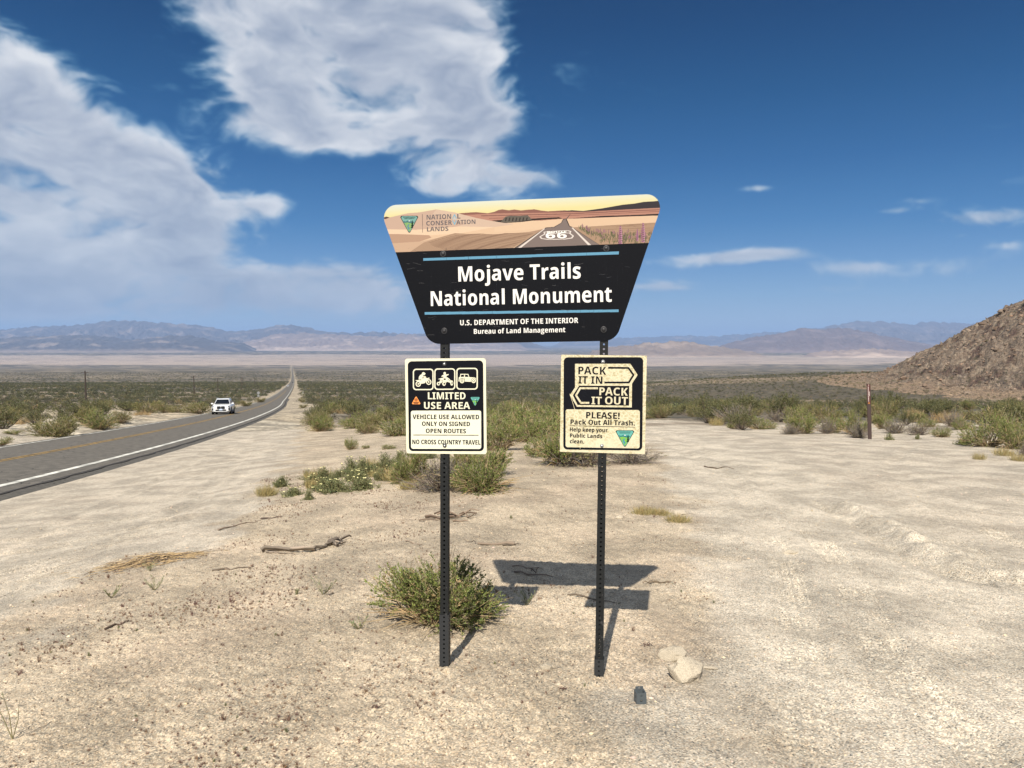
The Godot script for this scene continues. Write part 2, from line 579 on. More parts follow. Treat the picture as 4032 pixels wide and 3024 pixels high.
func build_materials() -> void:
	var g := grain_texture(1024, 21, 0.25, 0.44, 0.05)
	var s := vmat(0.95)
	s.albedo_texture = g[0]
	s.albedo_color = lin(1.22, 1.22, 1.22)
	s.heightmap_enabled = true
	s.heightmap_texture = g[1]
	s.heightmap_scale = 0.65
	s.detail_enabled = true
	s.detail_albedo = patch_texture(512, 5, 0.012, 0.84, 1.0)
	s.detail_blend_mode = BaseMaterial3D.BLEND_MODE_MUL
	s.detail_uv_layer = BaseMaterial3D.DETAIL_UV_2
	M.sand = s
	var f := vmat(0.95)
	f.albedo_texture = patch_texture(512, 7, 0.05, 0.66, 1.0)
	f.albedo_color = lin(1.16, 1.16, 1.16)
	f.detail_enabled = true
	f.detail_albedo = patch_texture(512, 8, 0.03, 0.7, 1.0)
	f.detail_blend_mode = BaseMaterial3D.BLEND_MODE_MUL
	f.detail_uv_layer = BaseMaterial3D.DETAIL_UV_2
	M.far_sand = f
	var rk := vmat(0.95)
	var gr := grain_texture(512, 61, 0.05, 0.8, 0.06)
	rk.albedo_texture = gr[0]
	rk.uv1_triplanar = true
	rk.uv1_world_triplanar = true
	rk.uv1_scale = Vector3.ONE * 0.12
	rk.heightmap_enabled = true
	rk.heightmap_texture = gr[1]
	rk.heightmap_scale = 40.0
	M.hill = rk
	var gran := grain_texture(256, 71, 0.16, 1.0, 0.05)
	var gm := vmat(0.9)
	gm.albedo_texture = gran[0]
	gm.uv1_triplanar = true
	gm.uv1_scale = Vector3.ONE * 3.6
	gm.heightmap_enabled = true
	gm.heightmap_texture = gran[1]
	gm.heightmap_scale = 0.3
	M.granite = gm
	M.leaf = vmat(0.75)
	M.leaf.backlight_enabled = true
	M.leaf.backlight = Color(0.35, 0.38, 0.2)
	M.stem = vmat(0.9)
	M.scrub = vmat(0.9)
	M.mount = vmat(1.0)
	# asphalt with aggregate, old wheel polish and hairline cracks
	var w := 1024
	var a := seam(31, 0.30, w)
	var b := seam(32, 0.02, w, FastNoiseLite.TYPE_SIMPLEX_SMOOTH, 4)
	var px := PackedByteArray()
	px.resize(w * w * 3)
	for i in w * w:
		var v := 0.70 + 0.34 * (a[i] / 255.0 - 0.5) + 0.22 * (b[i] / 255.0 - 0.5)
		px[i * 3] = int(255 * v); px[i * 3 + 1] = int(250 * v); px[i * 3 + 2] = int(240 * v)
	var im := Image.create_from_data(w, w, false, Image.FORMAT_RGB8, px)
	rng.seed = 5
	for k in 34:
		var p := Vector2(rng.randf() * w, rng.randf() * w)
		var dir := Vector2(rng.randf_range(-1, 1), rng.randf_range(-0.5, 0.5)).normalized()
		if k % 3 == 0: dir = Vector2(0.05, 1)
		for q in rng.randi_range(40, 160):
			p += dir * 2.0
			dir = dir.rotated(rng.randf_range(-0.35, 0.35))
			im.fill_rect(Rect2i(int(p.x) % w, int(p.y) % w, 3, 2), Color(0.24, 0.235, 0.23))
	var am := mat(lin(0.215, 0.205, 0.185), 0.9)
	am.albedo_texture = tex(im)
	M.asphalt = am
	var am2 := mat(lin(0.165, 0.160, 0.148), 0.92)
	am2.albedo_texture = am.albedo_texture
	M.asphalt_patch = am2
	var am3 := mat(lin(0.042, 0.038, 0.036), 0.9)
	am3.albedo_texture = am.albedo_texture
	M.asphalt_tar = am3
	M.paint_white = mat(lin(0.66, 0.66, 0.62), 0.8)
	M.paint_white.albedo_texture = patch_texture(256, 41, 0.06, 0.72, 1.0)
	M.paint_yellow = mat(lin(0.40, 0.25, 0.065), 0.8)
	M.paint_yellow.albedo_texture = M.paint_white.albedo_texture
	# post paint: dark slate worn through to grey primer in chips
	var ch := noise(51, 0.030, 4)
	var cg := noise(52, 0.0035, 2)
	cv = Image.create(128, 2048, false, Image.FORMAT_RGB8)
	for y in 2048:
		for x in 128:
			var q := ch.get_noise_2d(x, y) + cg.get_noise_2d(x, y) * 0.30
			var col := Color(0.108, 0.114, 0.120)
			if q > 0.56: col = Color(0.21, 0.21, 0.21)
			cv.set_pixel(x, y, col)
	M.post = mat(Color.WHITE, 0.6)
	M.post.metallic_specular = 0.3
	M.post.albedo_texture = tex(cv)
	M.post.uv1_triplanar = true
	M.post.uv1_scale = Vector3(8.0, 0.43, 8.0)
	M.sleeve = mat(srgb(30, 33, 36), 0.6)
	M.stub = mat(srgb(66, 73, 77), 0.6)
	M.steel = mat(srgb(165, 168, 170), 0.35, 0.8)
	M.black_bolt = mat(srgb(24, 25, 29), 0.5)
	M.alu = mat(srgb(128, 130, 131), 0.6, 0.3)
	M.wood_pole = mat(lin(0.040, 0.028, 0.022), 0.9)
	M.navy = mat(srgb(14, 16, 22), 0.6)
	M.navy.metallic_specular = 0.2
	M.cream = mat(lin(0.57, 0.56, 0.43), 0.6)
	M.letter_white = mat(lin(0.58, 0.58, 0.555), 0.55)
	M.letter_grey = mat(srgb(72, 66, 68), 0.6)
	M.letter_blue = mat(srgb(88, 176, 214), 0.6)
	M.cream_old = mat(lin(0.47, 0.43, 0.30), 0.7)
	M.glass = mat(srgb(14, 17, 22), 0.08)

# ---------------------------------------------------------------- road
func ribbon(called: String, o0: float, o1: float, lift: float, m: Material, parent: Node, rag := 0.0, d_to := 8000.0, crown := true, uvw := 1.0, lift1 := -99.0) -> MeshInstance3D:
	if lift1 < -90.0: lift1 = lift
	var ds := PackedFloat32Array()
	var d := -55.0
	while d < d_to:
		ds.append(d)
		d += 0.25 if (rag > 0.0 and d > 5.0 and d < 60.0) else (1.5 if d < 60.0 else (4.0 if d < 300.0 else 25.0))
	var nacross := 2 if o1 - o0 < 2.0 else 9
	var pts := PackedVector3Array()
	var uv := PackedVector2Array()
	var cols := PackedColorArray()
	var run := 0.0
	var last := Vector2.ZERO
	for q in ds.size():
		d = ds[q]
		var x0 := look(tab_road, d)
		var sl := (look(tab_road, d + 0.6) - look(tab_road, d - 0.6)) / 1.2
		var nn := Vector2(1.0, -sl).normalized()
		if q > 0: run += Vector2(x0, d).distance_to(last)
		last = Vector2(x0, d)
		var jag := 0.0
		if rag > 0.0:
			jag = rag * (nb.get_noise_2d(run * 0.35, 3.0) * 1.4 + nb.get_noise_2d(run * 1.3, 9.0) * 0.5)
		var up := clampf((d - 150.0) * 0.0007, 0.0, 1.6)
		for k in nacross:
			var t := float(k) / (nacross - 1)
			var o := lerpf(o0, o1, t) + (jag if k == nacross - 1 else 0.0)
			var x := x0 + nn.x * o
			var dd := d + nn.y * o
			var y := base_y(x, dd) + lerpf(lift, lift1, t) + up
			if crown: y += 0.05 * (1.0 - clampf(absf(o) / 3.6, 0.0, 1.0))
			pts.append(Vector3(x, y, -dd))
			uv.append(Vector2(o / 7.2, run / 9.0) * uvw)
			cols.append(Color.WHITE)
	var me := ArrayMesh.new()
	grid_surface(me, pts, cols, uv, PackedVector2Array(), ds.size(), nacross, m)
	return part_mesh(called, me, parent)

func build_road() -> void:
	var o := ribbon("road", -3.25, 3.52, 0.0, M.asphalt, self, 0.0)
	tag(o, "", "", "", "structure")
	ribbon("edge_line", -2.96, -2.82, 0.006, M.paint_white, o)
	ribbon("edge_line", 2.80, 3.0, 0.006, M.paint_white, o)
	ribbon("centre_line", -0.15, -0.06, 0.006, M.paint_yellow, o, 0.0, 500.0)
	ribbon("centre_line", 0.06, 0.15, 0.006, M.paint_yellow, o, 0.0, 500.0)
	ribbon("tar_seam", 3.48, 3.70, 0.001, M.asphalt_tar, o, 0.06, 260.0, true, 2.0, 0.03)
	ribbon("patched_edge", 3.63, 4.20, 0.024, M.asphalt_patch, o, 0.16, 260.0, true, 2.0, -0.05)

# ---------------------------------------------------------------- rocky hill
func build_hill() -> void:
	var n1 := noise(81, 0.05, 4)
	var n2 := noise(82, 0.22, 3)
	n2.fractal_type = FastNoiseLite.FRACTAL_RIDGED
	var n3 := noise(83, 0.9, 2)
	var n4 := noise(84, 0.5, 2)
	var pts := PackedVector3Array()
	var cols := PackedColorArray()
	var wide := 521
	var rows := 0
	var r := 165.0
	var to_cam := atan2(-HX, -HD) # azimuth (x over d) from the hill towards the camera
	while r > 1.0:
		for i in wide:
			var a := to_cam + deg_to_rad(130.0 - 260.0 * i / (wide - 1))
			var x := HX + r * sin(a)
			var d := HD + r * cos(a)
			var y := base_y(x, d)
			var rocky := smoothstep(160.0, 128.0, r + n1.get_noise_2d(x, d) * 25.0)
			y += rocky * (n1.get_noise_2d(x, d) * 3.6 + n2.get_noise_2d(x, d) * 1.5 + n3.get_noise_2d(x, d) * 0.75 - 2.2 * smoothstep(0.25, 0.75, n4.get_noise_2d(a * 26.0, r * 0.02)))
			y += 0.25 - 2.6 * smoothstep(158.0, 165.0, r)
			pts.append(Vector3(x, y, -d))
			var dark := n1.get_noise_2d(x * 1.7 + 300.0, d * 1.7)
			var c := Color(0.185, 0.143, 0.106).lerp(Color(0.088, 0.058, 0.044), smoothstep(0.02, 0.3, dark))
			c = c.lerp(Color(0.29, 0.235, 0.175), smoothstep(0.1, 0.5, n3.get_noise_2d(x * 0.6, d * 0.6)))
			c = c.lerp(Color(0.34, 0.245, 0.16), 1.0 - rocky)
			cols.append(c)
		rows += 1
		r -= 0.9 if r > 60.0 else 1.8
	var me := ArrayMesh.new()
	grid_surface(me, pts, cols, PackedVector2Array(), PackedVector2Array(), rows, wide, M.hill, true)
	var o := part_mesh("rocky_hill", me, self)
	tag(o, "", "", "", "structure")
	# loose rock on the slope
	rng.seed = 17
	var rock := rock_mesh(9, 1, 0.34, Color(0.168, 0.132, 0.10))
	var mm := MultiMesh.new()
	mm.transform_format = MultiMesh.TRANSFORM_3D
	mm.use_colors = true
	mm.mesh = rock
	var tr := []
	for k in 15000:
		var a := to_cam + rng.randf_range(-1.6, 1.6)
		r = sqrt(rng.randf_range(400.0, 22500.0))
		var x := HX + r * sin(a)
		var d := HD + r * cos(a)
		if r > 118.0 and rng.randf() < (r - 118.0) / 30.0: continue
		var s := 0.16 + 0.55 * pow(rng.randf(), 3.5) + (1.0 if rng.randf() < 0.03 else 0.0)
		var y := base_y(x, d) + n1.get_noise_2d(x, d) * 3.6 + n2.get_noise_2d(x, d) * 1.5 + 0.15 - 2.2 * smoothstep(0.25, 0.75, n4.get_noise_2d(a * 26.0, r * 0.02))
		tr.append([Transform3D(Basis.from_euler(Vector3(rng.randf() * TAU, rng.randf() * TAU, 0)).scaled(Vector3(s * 1.2, s * 0.8, s)), Vector3(x, y, -d)), rng.randf_range(0.6, 1.35), rng.randf()])
	mm.instance_count = tr.size()
	for k in tr.size():
		mm.set_instance_transform(k, tr[k][0])
		var v: float = tr[k][1]
		mm.set_instance_color(k, Color(v, v * lerpf(0.84, 1.0, tr[k][2]), v * lerpf(0.75, 1.0, tr[k][2])))
	var q := MultiMeshInstance3D.new()
	q.multimesh = mm
	q.name = "hillside_rocks"
	add_child(q)
	tag(q, "loose brown and tan rocks covering the rocky hill", "rocks", "", "stuff")

func rock_mesh(sd: int, sub: int, amp: float, col: Color, flat := 0.75, m: Material = null) -> ArrayMesh:
	# angular rock: a subdivided octahedron pushed about by noise and cut by a few planes
	var f := noise(sd, 0.9, 3)
	var r2 := RandomNumberGenerator.new()
	r2.seed = sd
	var planes := []
	for k in 7:
		planes.append([Vector3(r2.randf_range(-1, 1), r2.randf_range(-0.6, 1), r2.randf_range(-1, 1)).normalized(), r2.randf_range(0.55, 0.85)])
	var T := []
	var P := [Vector3.RIGHT, Vector3.LEFT, Vector3.UP, Vector3.DOWN, Vector3.BACK, Vector3.FORWARD]
	for t in [[0, 2, 4], [4, 2, 1], [1, 2, 5], [5, 2, 0], [0, 4, 3], [4, 1, 3], [1, 5, 3], [5, 0, 3]]:
		T.append([P[t[0]], P[t[1]], P[t[2]]])
	for s in sub:
		var Q := []
		for t in T:
			var ab: Vector3 = ((t[0] + t[1]) * 0.5).normalized()
			var bc: Vector3 = ((t[1] + t[2]) * 0.5).normalized()
			var ca: Vector3 = ((t[2] + t[0]) * 0.5).normalized()
			Q.append([t[0], ab, ca]); Q.append([ab, t[1], bc]); Q.append([ca, bc, t[2]]); Q.append([ab, bc, ca])
		T = Q
	var mb := MB.new()
	for t in T:
		var w := []
		for p: Vector3 in t:
			var q := p * (1.0 + amp * f.get_noise_3d(p.x, p.y, p.z))
			for pl in planes:
				var over: float = q.dot(pl[0]) - pl[1]
				if over > 0.0: q -= pl[0] * over * 0.9
			w.append(Vector3(q.x, q.y * flat, q.z))
		var nn: Vector3 = (w[2] - w[0]).cross(w[1] - w[0])
		if nn.dot(w[0]) >= 0.0: mb.tri(w[0], w[1], w[2], col)
		else: mb.tri(w[0], w[2], w[1], col)
	return mb.mesh(m if m else M.scrub)

# ---------------------------------------------------------------- mountains
# crest given as (tangent of bearing, tangent of elevation) pairs, at distance R
func build_range(called: String, crest: Array, R: float, deep: float, rock: Color, fan: Color, sd: int, foot := -252.0) -> void:
	var f := noise(sd, 1.0 / 900.0, 5)
	f.fractal_type = FastNoiseLite.FRACTAL_RIDGED
	var g := noise(sd + 1, 1.0 / 2600.0, 4)
	var jag := noise(sd + 2, 1.0 / (R * 0.012), 4)
	var pts := PackedVector3Array()
	var cols := PackedColorArray()
	var x0: float = crest[0][0] * R
	var x1: float = crest[crest.size() - 1][0] * R
	var wide := int((x1 - x0) / (R * 0.0009)) + 2
	var rows := 34
	for j in rows:
		for i in wide:
			var tx := float(i) / (wide - 1)
			var x := lerpf(x0, x1, tx)
			var cy := 0.0
			for k in crest.size() - 1:
				if x <= crest[k + 1][0] * R or k == crest.size() - 2:
					var t: float = clampf((x / R - crest[k][0]) / (crest[k + 1][0] - crest[k][0]), 0.0, 1.0)
					cy = lerpf(crest[k][1], crest[k + 1][1], smoothstep(0.0, 1.0, t) * 0.5 + t * 0.5) * R + EYE
					break
			var ends := smoothstep(0.0, 0.05, tx) * smoothstep(1.0, 0.95, tx)
			cy = foot - 60.0 + (cy - foot + 60.0) * ends
			cy += jag.get_noise_2d(x, 0.0) * R * 0.0022 * ends
			var t := float(j) / (rows - 6)
			var y := 0.0
			var d := 0.0
			var c := rock
			if t <= 1.0:
				d = R - deep * (1.0 - t)
				var nn := f.get_noise_2d(x, d)
				var pr := pow(t, 1.25)
				var rise := maxf(cy - foot, 10.0)
				y = foot - 6.0 + rise * (pr + (nn * 0.17 + g.get_noise_2d(x, d) * 0.16) * sin(PI * minf(t, 1.0)) * (1.0 - 0.3 * t))
				var pale := smoothstep(0.1, 0.55, g.get_noise_2d(x * 1.6 + 5000.0, d * 1.6))
				c = rock.lerp(fan, clampf(pale * 0.7 + smoothstep(0.3, 0.02, t) * 0.85, 0.0, 1.0))
				var vv := 1.0 + 0.35 * f.get_noise_2d(x * 2.0 + 900.0, d * 2.0)
				c = Color(c.r * vv, c.g * vv, c.b * vv)
			else:
				d = R + deep * 0.35 * (t - 1.0) * 5.0
				y = lerpf(cy, foot - 10.0, (t - 1.0) * 5.0)
			var sc := d / R # keep the ridge's bearing while its flanks come forward
			pts.append(Vector3(x * lerpf(1.0, sc, 0.5), y, -d))
			cols.append(c)
	var me := ArrayMesh.new()
	grid_surface(me, pts, cols, PackedVector2Array(), PackedVector2Array(), rows, wide, M.mount)
	var o := part_mesh(called, me, self)
	tag(o, "", "", "", "structure")

func crest_of(px: Array) -> Array: # surveyed bearings: in units of 1/3029 from the view's middle bearing and eye level
	var out := []
	for p in px:
		out.append([(p[0] - 2016.0) / 3029.0, (1350.0 - p[1]) / 3029.0])
	return out

func build_mountains() -> void:
	var dark := Color(0.060, 0.050, 0.050)  # cloud shade over the left ranges is put into this darker rock colour
	var sandy := Color(0.22, 0.175, 0.145)
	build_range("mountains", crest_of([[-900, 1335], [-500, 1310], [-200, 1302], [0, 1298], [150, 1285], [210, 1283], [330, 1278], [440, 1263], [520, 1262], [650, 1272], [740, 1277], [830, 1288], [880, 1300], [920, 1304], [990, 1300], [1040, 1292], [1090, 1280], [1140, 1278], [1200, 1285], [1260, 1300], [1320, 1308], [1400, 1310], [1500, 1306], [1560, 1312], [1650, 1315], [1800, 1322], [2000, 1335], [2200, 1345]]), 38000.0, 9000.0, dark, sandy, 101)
	build_range("mountains", crest_of([[-700, 1360], [-400, 1340], [-150, 1336], [0, 1332], [150, 1322], [290, 1318], [420, 1325], [520, 1338], [600, 1330], [680, 1322], [760, 1320], [800, 1330], [850, 1342], [950, 1348], [1050, 1368]]), 25000.0, 5000.0, Color(0.050, 0.044, 0.045), sandy, 111)  # nearer left range: its rock colour is darkened to carry cloud shade too
	build_range("mountains", crest_of([[900, 1372], [1000, 1338], [1100, 1314], [1200, 1311], [1300, 1315], [1420, 1322], [1520, 1325], [1600, 1315], [1690, 1325], [1800, 1335], [1950, 1345], [2100, 1360]]), 31000.0, 6500.0, Color(0.16, 0.12, 0.10), Color(0.34, 0.27, 0.22), 121)
	build_range("mountains", crest_of([[2300, 1385], [2400, 1365], [2500, 1358], [2542, 1347], [2583, 1350], [2645, 1342], [2700, 1342], [2736, 1349], [2777, 1358], [2846, 1363], [2888, 1373], [2990, 1388]]), 15500.0, 1800.0, Color(0.15, 0.115, 0.09), Color(0.27, 0.21, 0.165), 131)
	build_range("mountains", crest_of([[2800, 1362], [2915, 1340], [2985, 1323], [3089, 1308], [3123, 1297], [3182, 1291], [3227, 1297], [3262, 1292], [3317, 1292], [3366, 1299], [3421, 1308], [3470, 1320], [3539, 1331], [3580, 1342], [3700, 1364]]), 24000.0, 4500.0, Color(0.10, 0.074, 0.070), Color(0.16, 0.12, 0.11), 141)
	build_range("mountains", crest_of([[3050, 1340], [3234, 1288], [3296, 1278], [3380, 1263], [3435, 1266], [3539, 1271], [3580, 1279], [3636, 1266], [3691, 1269], [3750, 1272], [3816, 1275], [3885, 1271], [4000, 1276], [4200, 1270], [4500, 1285], [5000, 1320]]), 41000.0, 9500.0, Color(0.075, 0.062, 0.062), Color(0.17, 0.14, 0.13), 151)
	build_range("mountains", crest_of([[2150, 1348], [2350, 1332], [2500, 1327], [2708, 1320], [2790, 1324], [2915, 1316], [3012, 1307], [3089, 1306], [3300, 1310], [3500, 1330]]), 52000.0, 9000.0, Color(0.06, 0.05, 0.05), sandy, 161)
	build_range("sand_dunes", crest_of([[3150, 1392], [3262, 1380], [3330, 1377], [3421, 1370], [3500, 1375], [3608, 1385], [3760, 1389], [3950, 1390]]), 14500.0, 1300.0, Color(0.20, 0.155, 0.13), Color(0.42, 0.335, 0.27), 171)

# ---------------------------------------------------------------- sky
func sky_image() -> Image:
	var w := 4096
	var h := 2048
	var im := Image.create(w, h, false, Image.FORMAT_RGB8)
	var n1 := noise(201, 1.0, 6)
	var n2 := noise(202, 3.4, 5)
	var n3 := noise(203, 0.9, 4)
	n1.fractal_gain = 0.52
	# cloud bodies: bearing and height in the surveyed units, half widths, weight
	var B := []
	for p in [
		[60, 450, 300, 235, 1.0], [240, 600, 380, 260, 1.0], [420, 760, 440, 220, 1.0], [200, 860, 420, 260, 0.95], [640, 740, 280, 140, 0.95], [830, 830, 210, 95, 0.9], [1070, 815, 105, 50, 0.75],
		[60, 150, 170, 90, 0.45], [230, 280, 150, 110, 0.35], [350, 1060, 600, 160, 1.0], [760, 960, 290, 90, 1.0], [150, 1180, 700, 110, 0.95], [1200, 1085, 400, 62, 0.8], [900, 1180, 560, 90, 0.85], [1500, 1150, 420, 90, 0.7],
		[820, 40, 180, 90, 0.55], [1080, 90, 330, 160, 0.95], [1400, 60, 420, 150, 0.85], [1750, 110, 300, 140, 0.85], [1920, 190, 120, 100, 0.7], [1120, 270, 280, 170, 1.0], [1420, 300, 360, 170, 0.95], [1400, 190, 300, 130, 0.7], [1740, 300, 240, 110, 0.8], [1250, 440, 260, 130, 0.9], [1560, 500, 320, 110, 0.95], [1380, 560, 220, 80, 0.8], [1860, 360, 200, 60, 0.6],
		[1760, 430, 140, 80, 0.8], [1950, 480, 150, 80, 0.95], [1870, 570, 130, 95, 0.9], [1660, 640, 150, 85, 0.75], [1900, 660, 150, 85, 0.95], [2050, 720, 170, 60, 0.9], [1700, 750, 140, 60, 0.8], [820, 420, 260, 110, 0.35], [960, 520, 180, 60, 0.4],
		[2160, 330, 160, 130, 0.30], [2220, 520, 170, 110, 0.28], [2500, 200, 200, 200, 0.17], [2000, 820, 200, 50, 0.35],
		[2970, 750, 100, 18, 0.75], [3560, 800, 120, 20, 0.7], [3520, 835, 120, 18, 0.8], [3880, 860, 320, 46, 0.95], [3760, 930, 90, 15, 0.6], [2740, 1030, 250, 32, 0.85], [2990, 1002, 200, 28, 0.9], [2600, 1130, 170, 32, 0.7], [3450, 1050, 330, 36, 0.6], [3200, 1140, 300, 24, 0.32], [3600, 970, 70, 12, 0.45], [3950, 970, 110, 20, 0.5], [3610, 1085, 250, 30, 0.3], [2640, 1220, 140, 14, 0.35], [3590, 1235, 40, 8, 0.6], [2950, 1258, 60, 7, 0.5], [2700, 1275, 30, 6, 0.4],
	]:
		var uu: float = (p[0] - 2016.0) / 3029.0
		var vv: float = (1350.0 - p[1]) / 3029.0
		var az := atan(uu)
		B.append([az, atan(vv * cos(az)), p[2] / 3029.0 * cos(az) * cos(az), p[3] / 3029.0 * cos(az), p[4]])
	rng.seed = 77
	for k in 130: # the same broken cloud goes on round the rest of the sky
		var az := rng.randf_range(0.78, TAU - 0.78)
		var el := rng.randf_range(0.03, 1.25)
		var s := rng.randf_range(0.08, 0.22)
		B.append([wrapf(az, -PI, PI), el, s * 1.5 / maxf(cos(el), 0.3), s * 0.6, rng.randf_range(0.5, 0.95)])
	for k in 14:
		B.append([rng.randf_range(-0.8, 0.8), rng.randf_range(0.62, 1.3), 0.3, 0.12, rng.randf_range(0.4, 0.9)])
	# bins by bearing, so that each direction tests only its own clouds
	var bins := []
	for k in 72: bins.append([])
	for b in B:
		for k in 72:
			var az := (k + 0.5) / 72.0 * TAU - PI
			if absf(wrapf(az - b[0], -PI, PI)) < b[2] * 1.8 + 0.09: bins[k].append(b)
	var grad := [[0.0, 168, 192, 216], [0.03, 158, 188, 216], [0.06, 136, 175, 212], [0.10, 106, 154, 203], [0.15, 72, 130, 186], [0.22, 45, 104, 162], [0.30, 26, 84, 138], [0.38, 14, 67, 118], [0.46, 10, 56, 102], [0.8, 14, 48, 92], [1.6, 12, 40, 80]]
	var px := im.get_data()
	var y := 0
	while y < h / 2 + 2:
		var x := 0
		while x < w:
			# column -> bearing; the first column looks along -z and bearings grow to the right
			var az := wrapf((x + 0.5) / w * TAU, -PI, PI)
			var inside := absf(az) < 0.80 and y > h * 0.33
			var st := 1 if inside else 4
			var el := (0.5 - (y + 0.5) / h) * PI
			el = maxf(el, 0.0)
			var c := Vector3(grad[10][1], grad[10][2], grad[10][3])
			for k in 10:
				if el < grad[k + 1][0]:
					var t: float = (el - grad[k][0]) / (grad[k + 1][0] - grad[k][0])
					c = Vector3(lerpf(grad[k][1], grad[k + 1][1], t), lerpf(grad[k][2], grad[k + 1][2], t), lerpf(grad[k][3], grad[k + 1][3], t))
					break
			var body := 0.0
			for b in bins[clampi(int((az + PI) / TAU * 72.0), 0, 71)]:
				var ex: float = wrapf(az - b[0], -PI, PI) / b[2]
				var ey: float = (el - b[1]) / b[3]
				var e := ex * ex + ey * ey
				if e < 4.0:
					body = maxf(body, 0.0) + b[4] * exp(-e * 1.1) * (1.0 - 0.45 * minf(body, 1.0))
			if body > 0.02:
				var ce := cos(el)
				var dir := Vector3(sin(az) * ce, sin(el), -cos(az) * ce)
				var sp := dir * 7.0
				sp.y *= 1.9
				var wx := n3.get_noise_3d(sp.x * 0.8, sp.y * 0.8, sp.z * 0.8)
				var wy := n3.get_noise_3d(sp.x * 0.8 + 31.0, sp.y * 0.8, sp.z * 0.8 + 7.0)
				sp += Vector3(wx, wy * 0.7, wx * 0.5) * 0.6
				var f1 := n1.get_noise_3d(sp.x, sp.y, sp.z)
				var f1u := n1.get_noise_3d(sp.x * 1.0, sp.y + 0.30, sp.z)
				var f2 := n2.get_noise_3d(sp.x * 1.1, sp.y * 1.5, sp.z * 1.1)
				var den := minf(body, 1.15) * 1.12 + f1 * 0.84 - 0.45
				den += f2 * 0.36 * (1.0 - smoothstep(0.15, 0.75, den))
				var cover := smoothstep(-0.06, 0.74, den) * clampf(body * 1.9 - 0.05, 0.0, 0.97)
				var thick := clampf(0.66 + (f1 - f1u) * 0.7 + f2 * 0.10 - 0.34 * smoothstep(0.62, 1.15, den + n3.get_noise_3d(sp.x * 0.5, sp.y * 0.5 + 3.0, sp.z * 0.5) * 0.5), 0.0, 1.0)
				var low := clampf(1.0 - el / 0.22, 0.0, 1.0) # far cloud low down fades into the air
				var cc := Vector3(152, 165, 188).lerp(Vector3(234, 236, 241), thick).lerp(Vector3(158, 176, 200), low * 0.75)
				c = c.lerp(cc, cover)
			for yy in st:
				for xx in st:
					var q := ((y + yy) * w + x + xx) * 3
					px[q] = int(c.x); px[q + 1] = int(c.y); px[q + 2] = int(c.z)
			x += st
		# rows above the frame were filled four at a time for their coarse columns
		y += 1 if (y >= int(h * 0.33)) else 4
	# below the horizon: one even tone of lit ground
	for q in range((h / 2 + 2) * w, h * w):
		px[q * 3] = 176; px[q * 3 + 1] = 158; px[q * 3 + 2] = 132
	return Image.create_from_data(w, h, false, Image.FORMAT_RGB8, px)

# ---------------------------------------------------------------- printing on sign faces
# A face is drawn in survey units (z) that an affine map turns into metres on the plate; T turns metres into pixels.
var ax: Array
var ay: Array
var t_org := Vector2.ZERO
var t_scale := Vector2.ONE
var cv: Image
var fade := 0.0 # how far the print has bleached
var ink := 1.0 # strength of the printed colours

func loc(zx: float, zy: float) -> Vector2:
	return Vector2(ax[0] + ax[1] * zx + ax[2] * zy, ay[0] + ay[1] * zx + ay[2] * zy)

func pix(zx: float, zy: float) -> Vector2:
	var p := loc(zx, zy)
	return Vector2((p.x - t_org.x) * t_scale.x, (t_org.y - p.y) * t_scale.y)

func fill(z: Array, col: Color) -> void: # z: [x, y, x, y ...]
	var p := PackedVector2Array()
	for i in range(0, z.size(), 2):
		p.append(pix(z[i], z[i + 1]))
	fill_px(p, col)

func fill_px(p: PackedVector2Array, col: Color) -> void:
	if ink < 1.0:
		var lc := col.srgb_to_linear()
		var gy_ := lc.r * 0.3 + lc.g * 0.55 + lc.b * 0.15
		lc = lc.lerp(Color(gy_, gy_, gy_), fade)
		col = Color(lc.r * ink, lc.g * ink, lc.b * ink).linear_to_srgb()
	var lo := 1e9
	var hi := -1e9
	for q in p:
		lo = minf(lo, q.y); hi = maxf(hi, q.y)
	var w := cv.get_width()
	for y in range(maxi(0, int(floor(lo))), mini(cv.get_height() - 1, int(ceil(hi))) + 1):
		var yc := y + 0.5
		var xs := []
		for i in p.size():
			var a := p[i]
			var b := p[(i + 1) % p.size()]
			if (a.y <= yc) != (b.y <= yc):
				xs.append(a.x + (yc - a.y) / (b.y - a.y) * (b.x - a.x))
		xs.sort()
		for k in range(0, xs.size() - 1, 2):
			var x0 := clampi(int(round(xs[k])), 0, w)
			var x1 := clampi(int(round(xs[k + 1])), 0, w)
			if x1 > x0: cv.fill_rect(Rect2i(x0, y, x1 - x0, 1), col)

func stroke(z: Array, wid: float, col: Color) -> void:
	for i in range(0, z.size() - 2, 2):
		var a := Vector2(z[i], z[i + 1])
		var b := Vector2(z[i + 2], z[i + 3])
		var nn := (b - a).orthogonal().normalized() * wid * 0.5
		fill([a.x + nn.x, a.y + nn.y, b.x + nn.x, b.y + nn.y, b.x - nn.x, b.y - nn.y, a.x - nn.x, a.y - nn.y], col)
		if i > 0: disc(a.x, a.y, wid * 0.5, wid * 0.5, col)

func disc(x: float, y: float, rx: float, ry: float, col: Color) -> void:
	var z := []
	for k in 24:
		z.append(x + rx * cos(TAU * k / 24)); z.append(y + ry * sin(TAU * k / 24))
	fill(z, col)

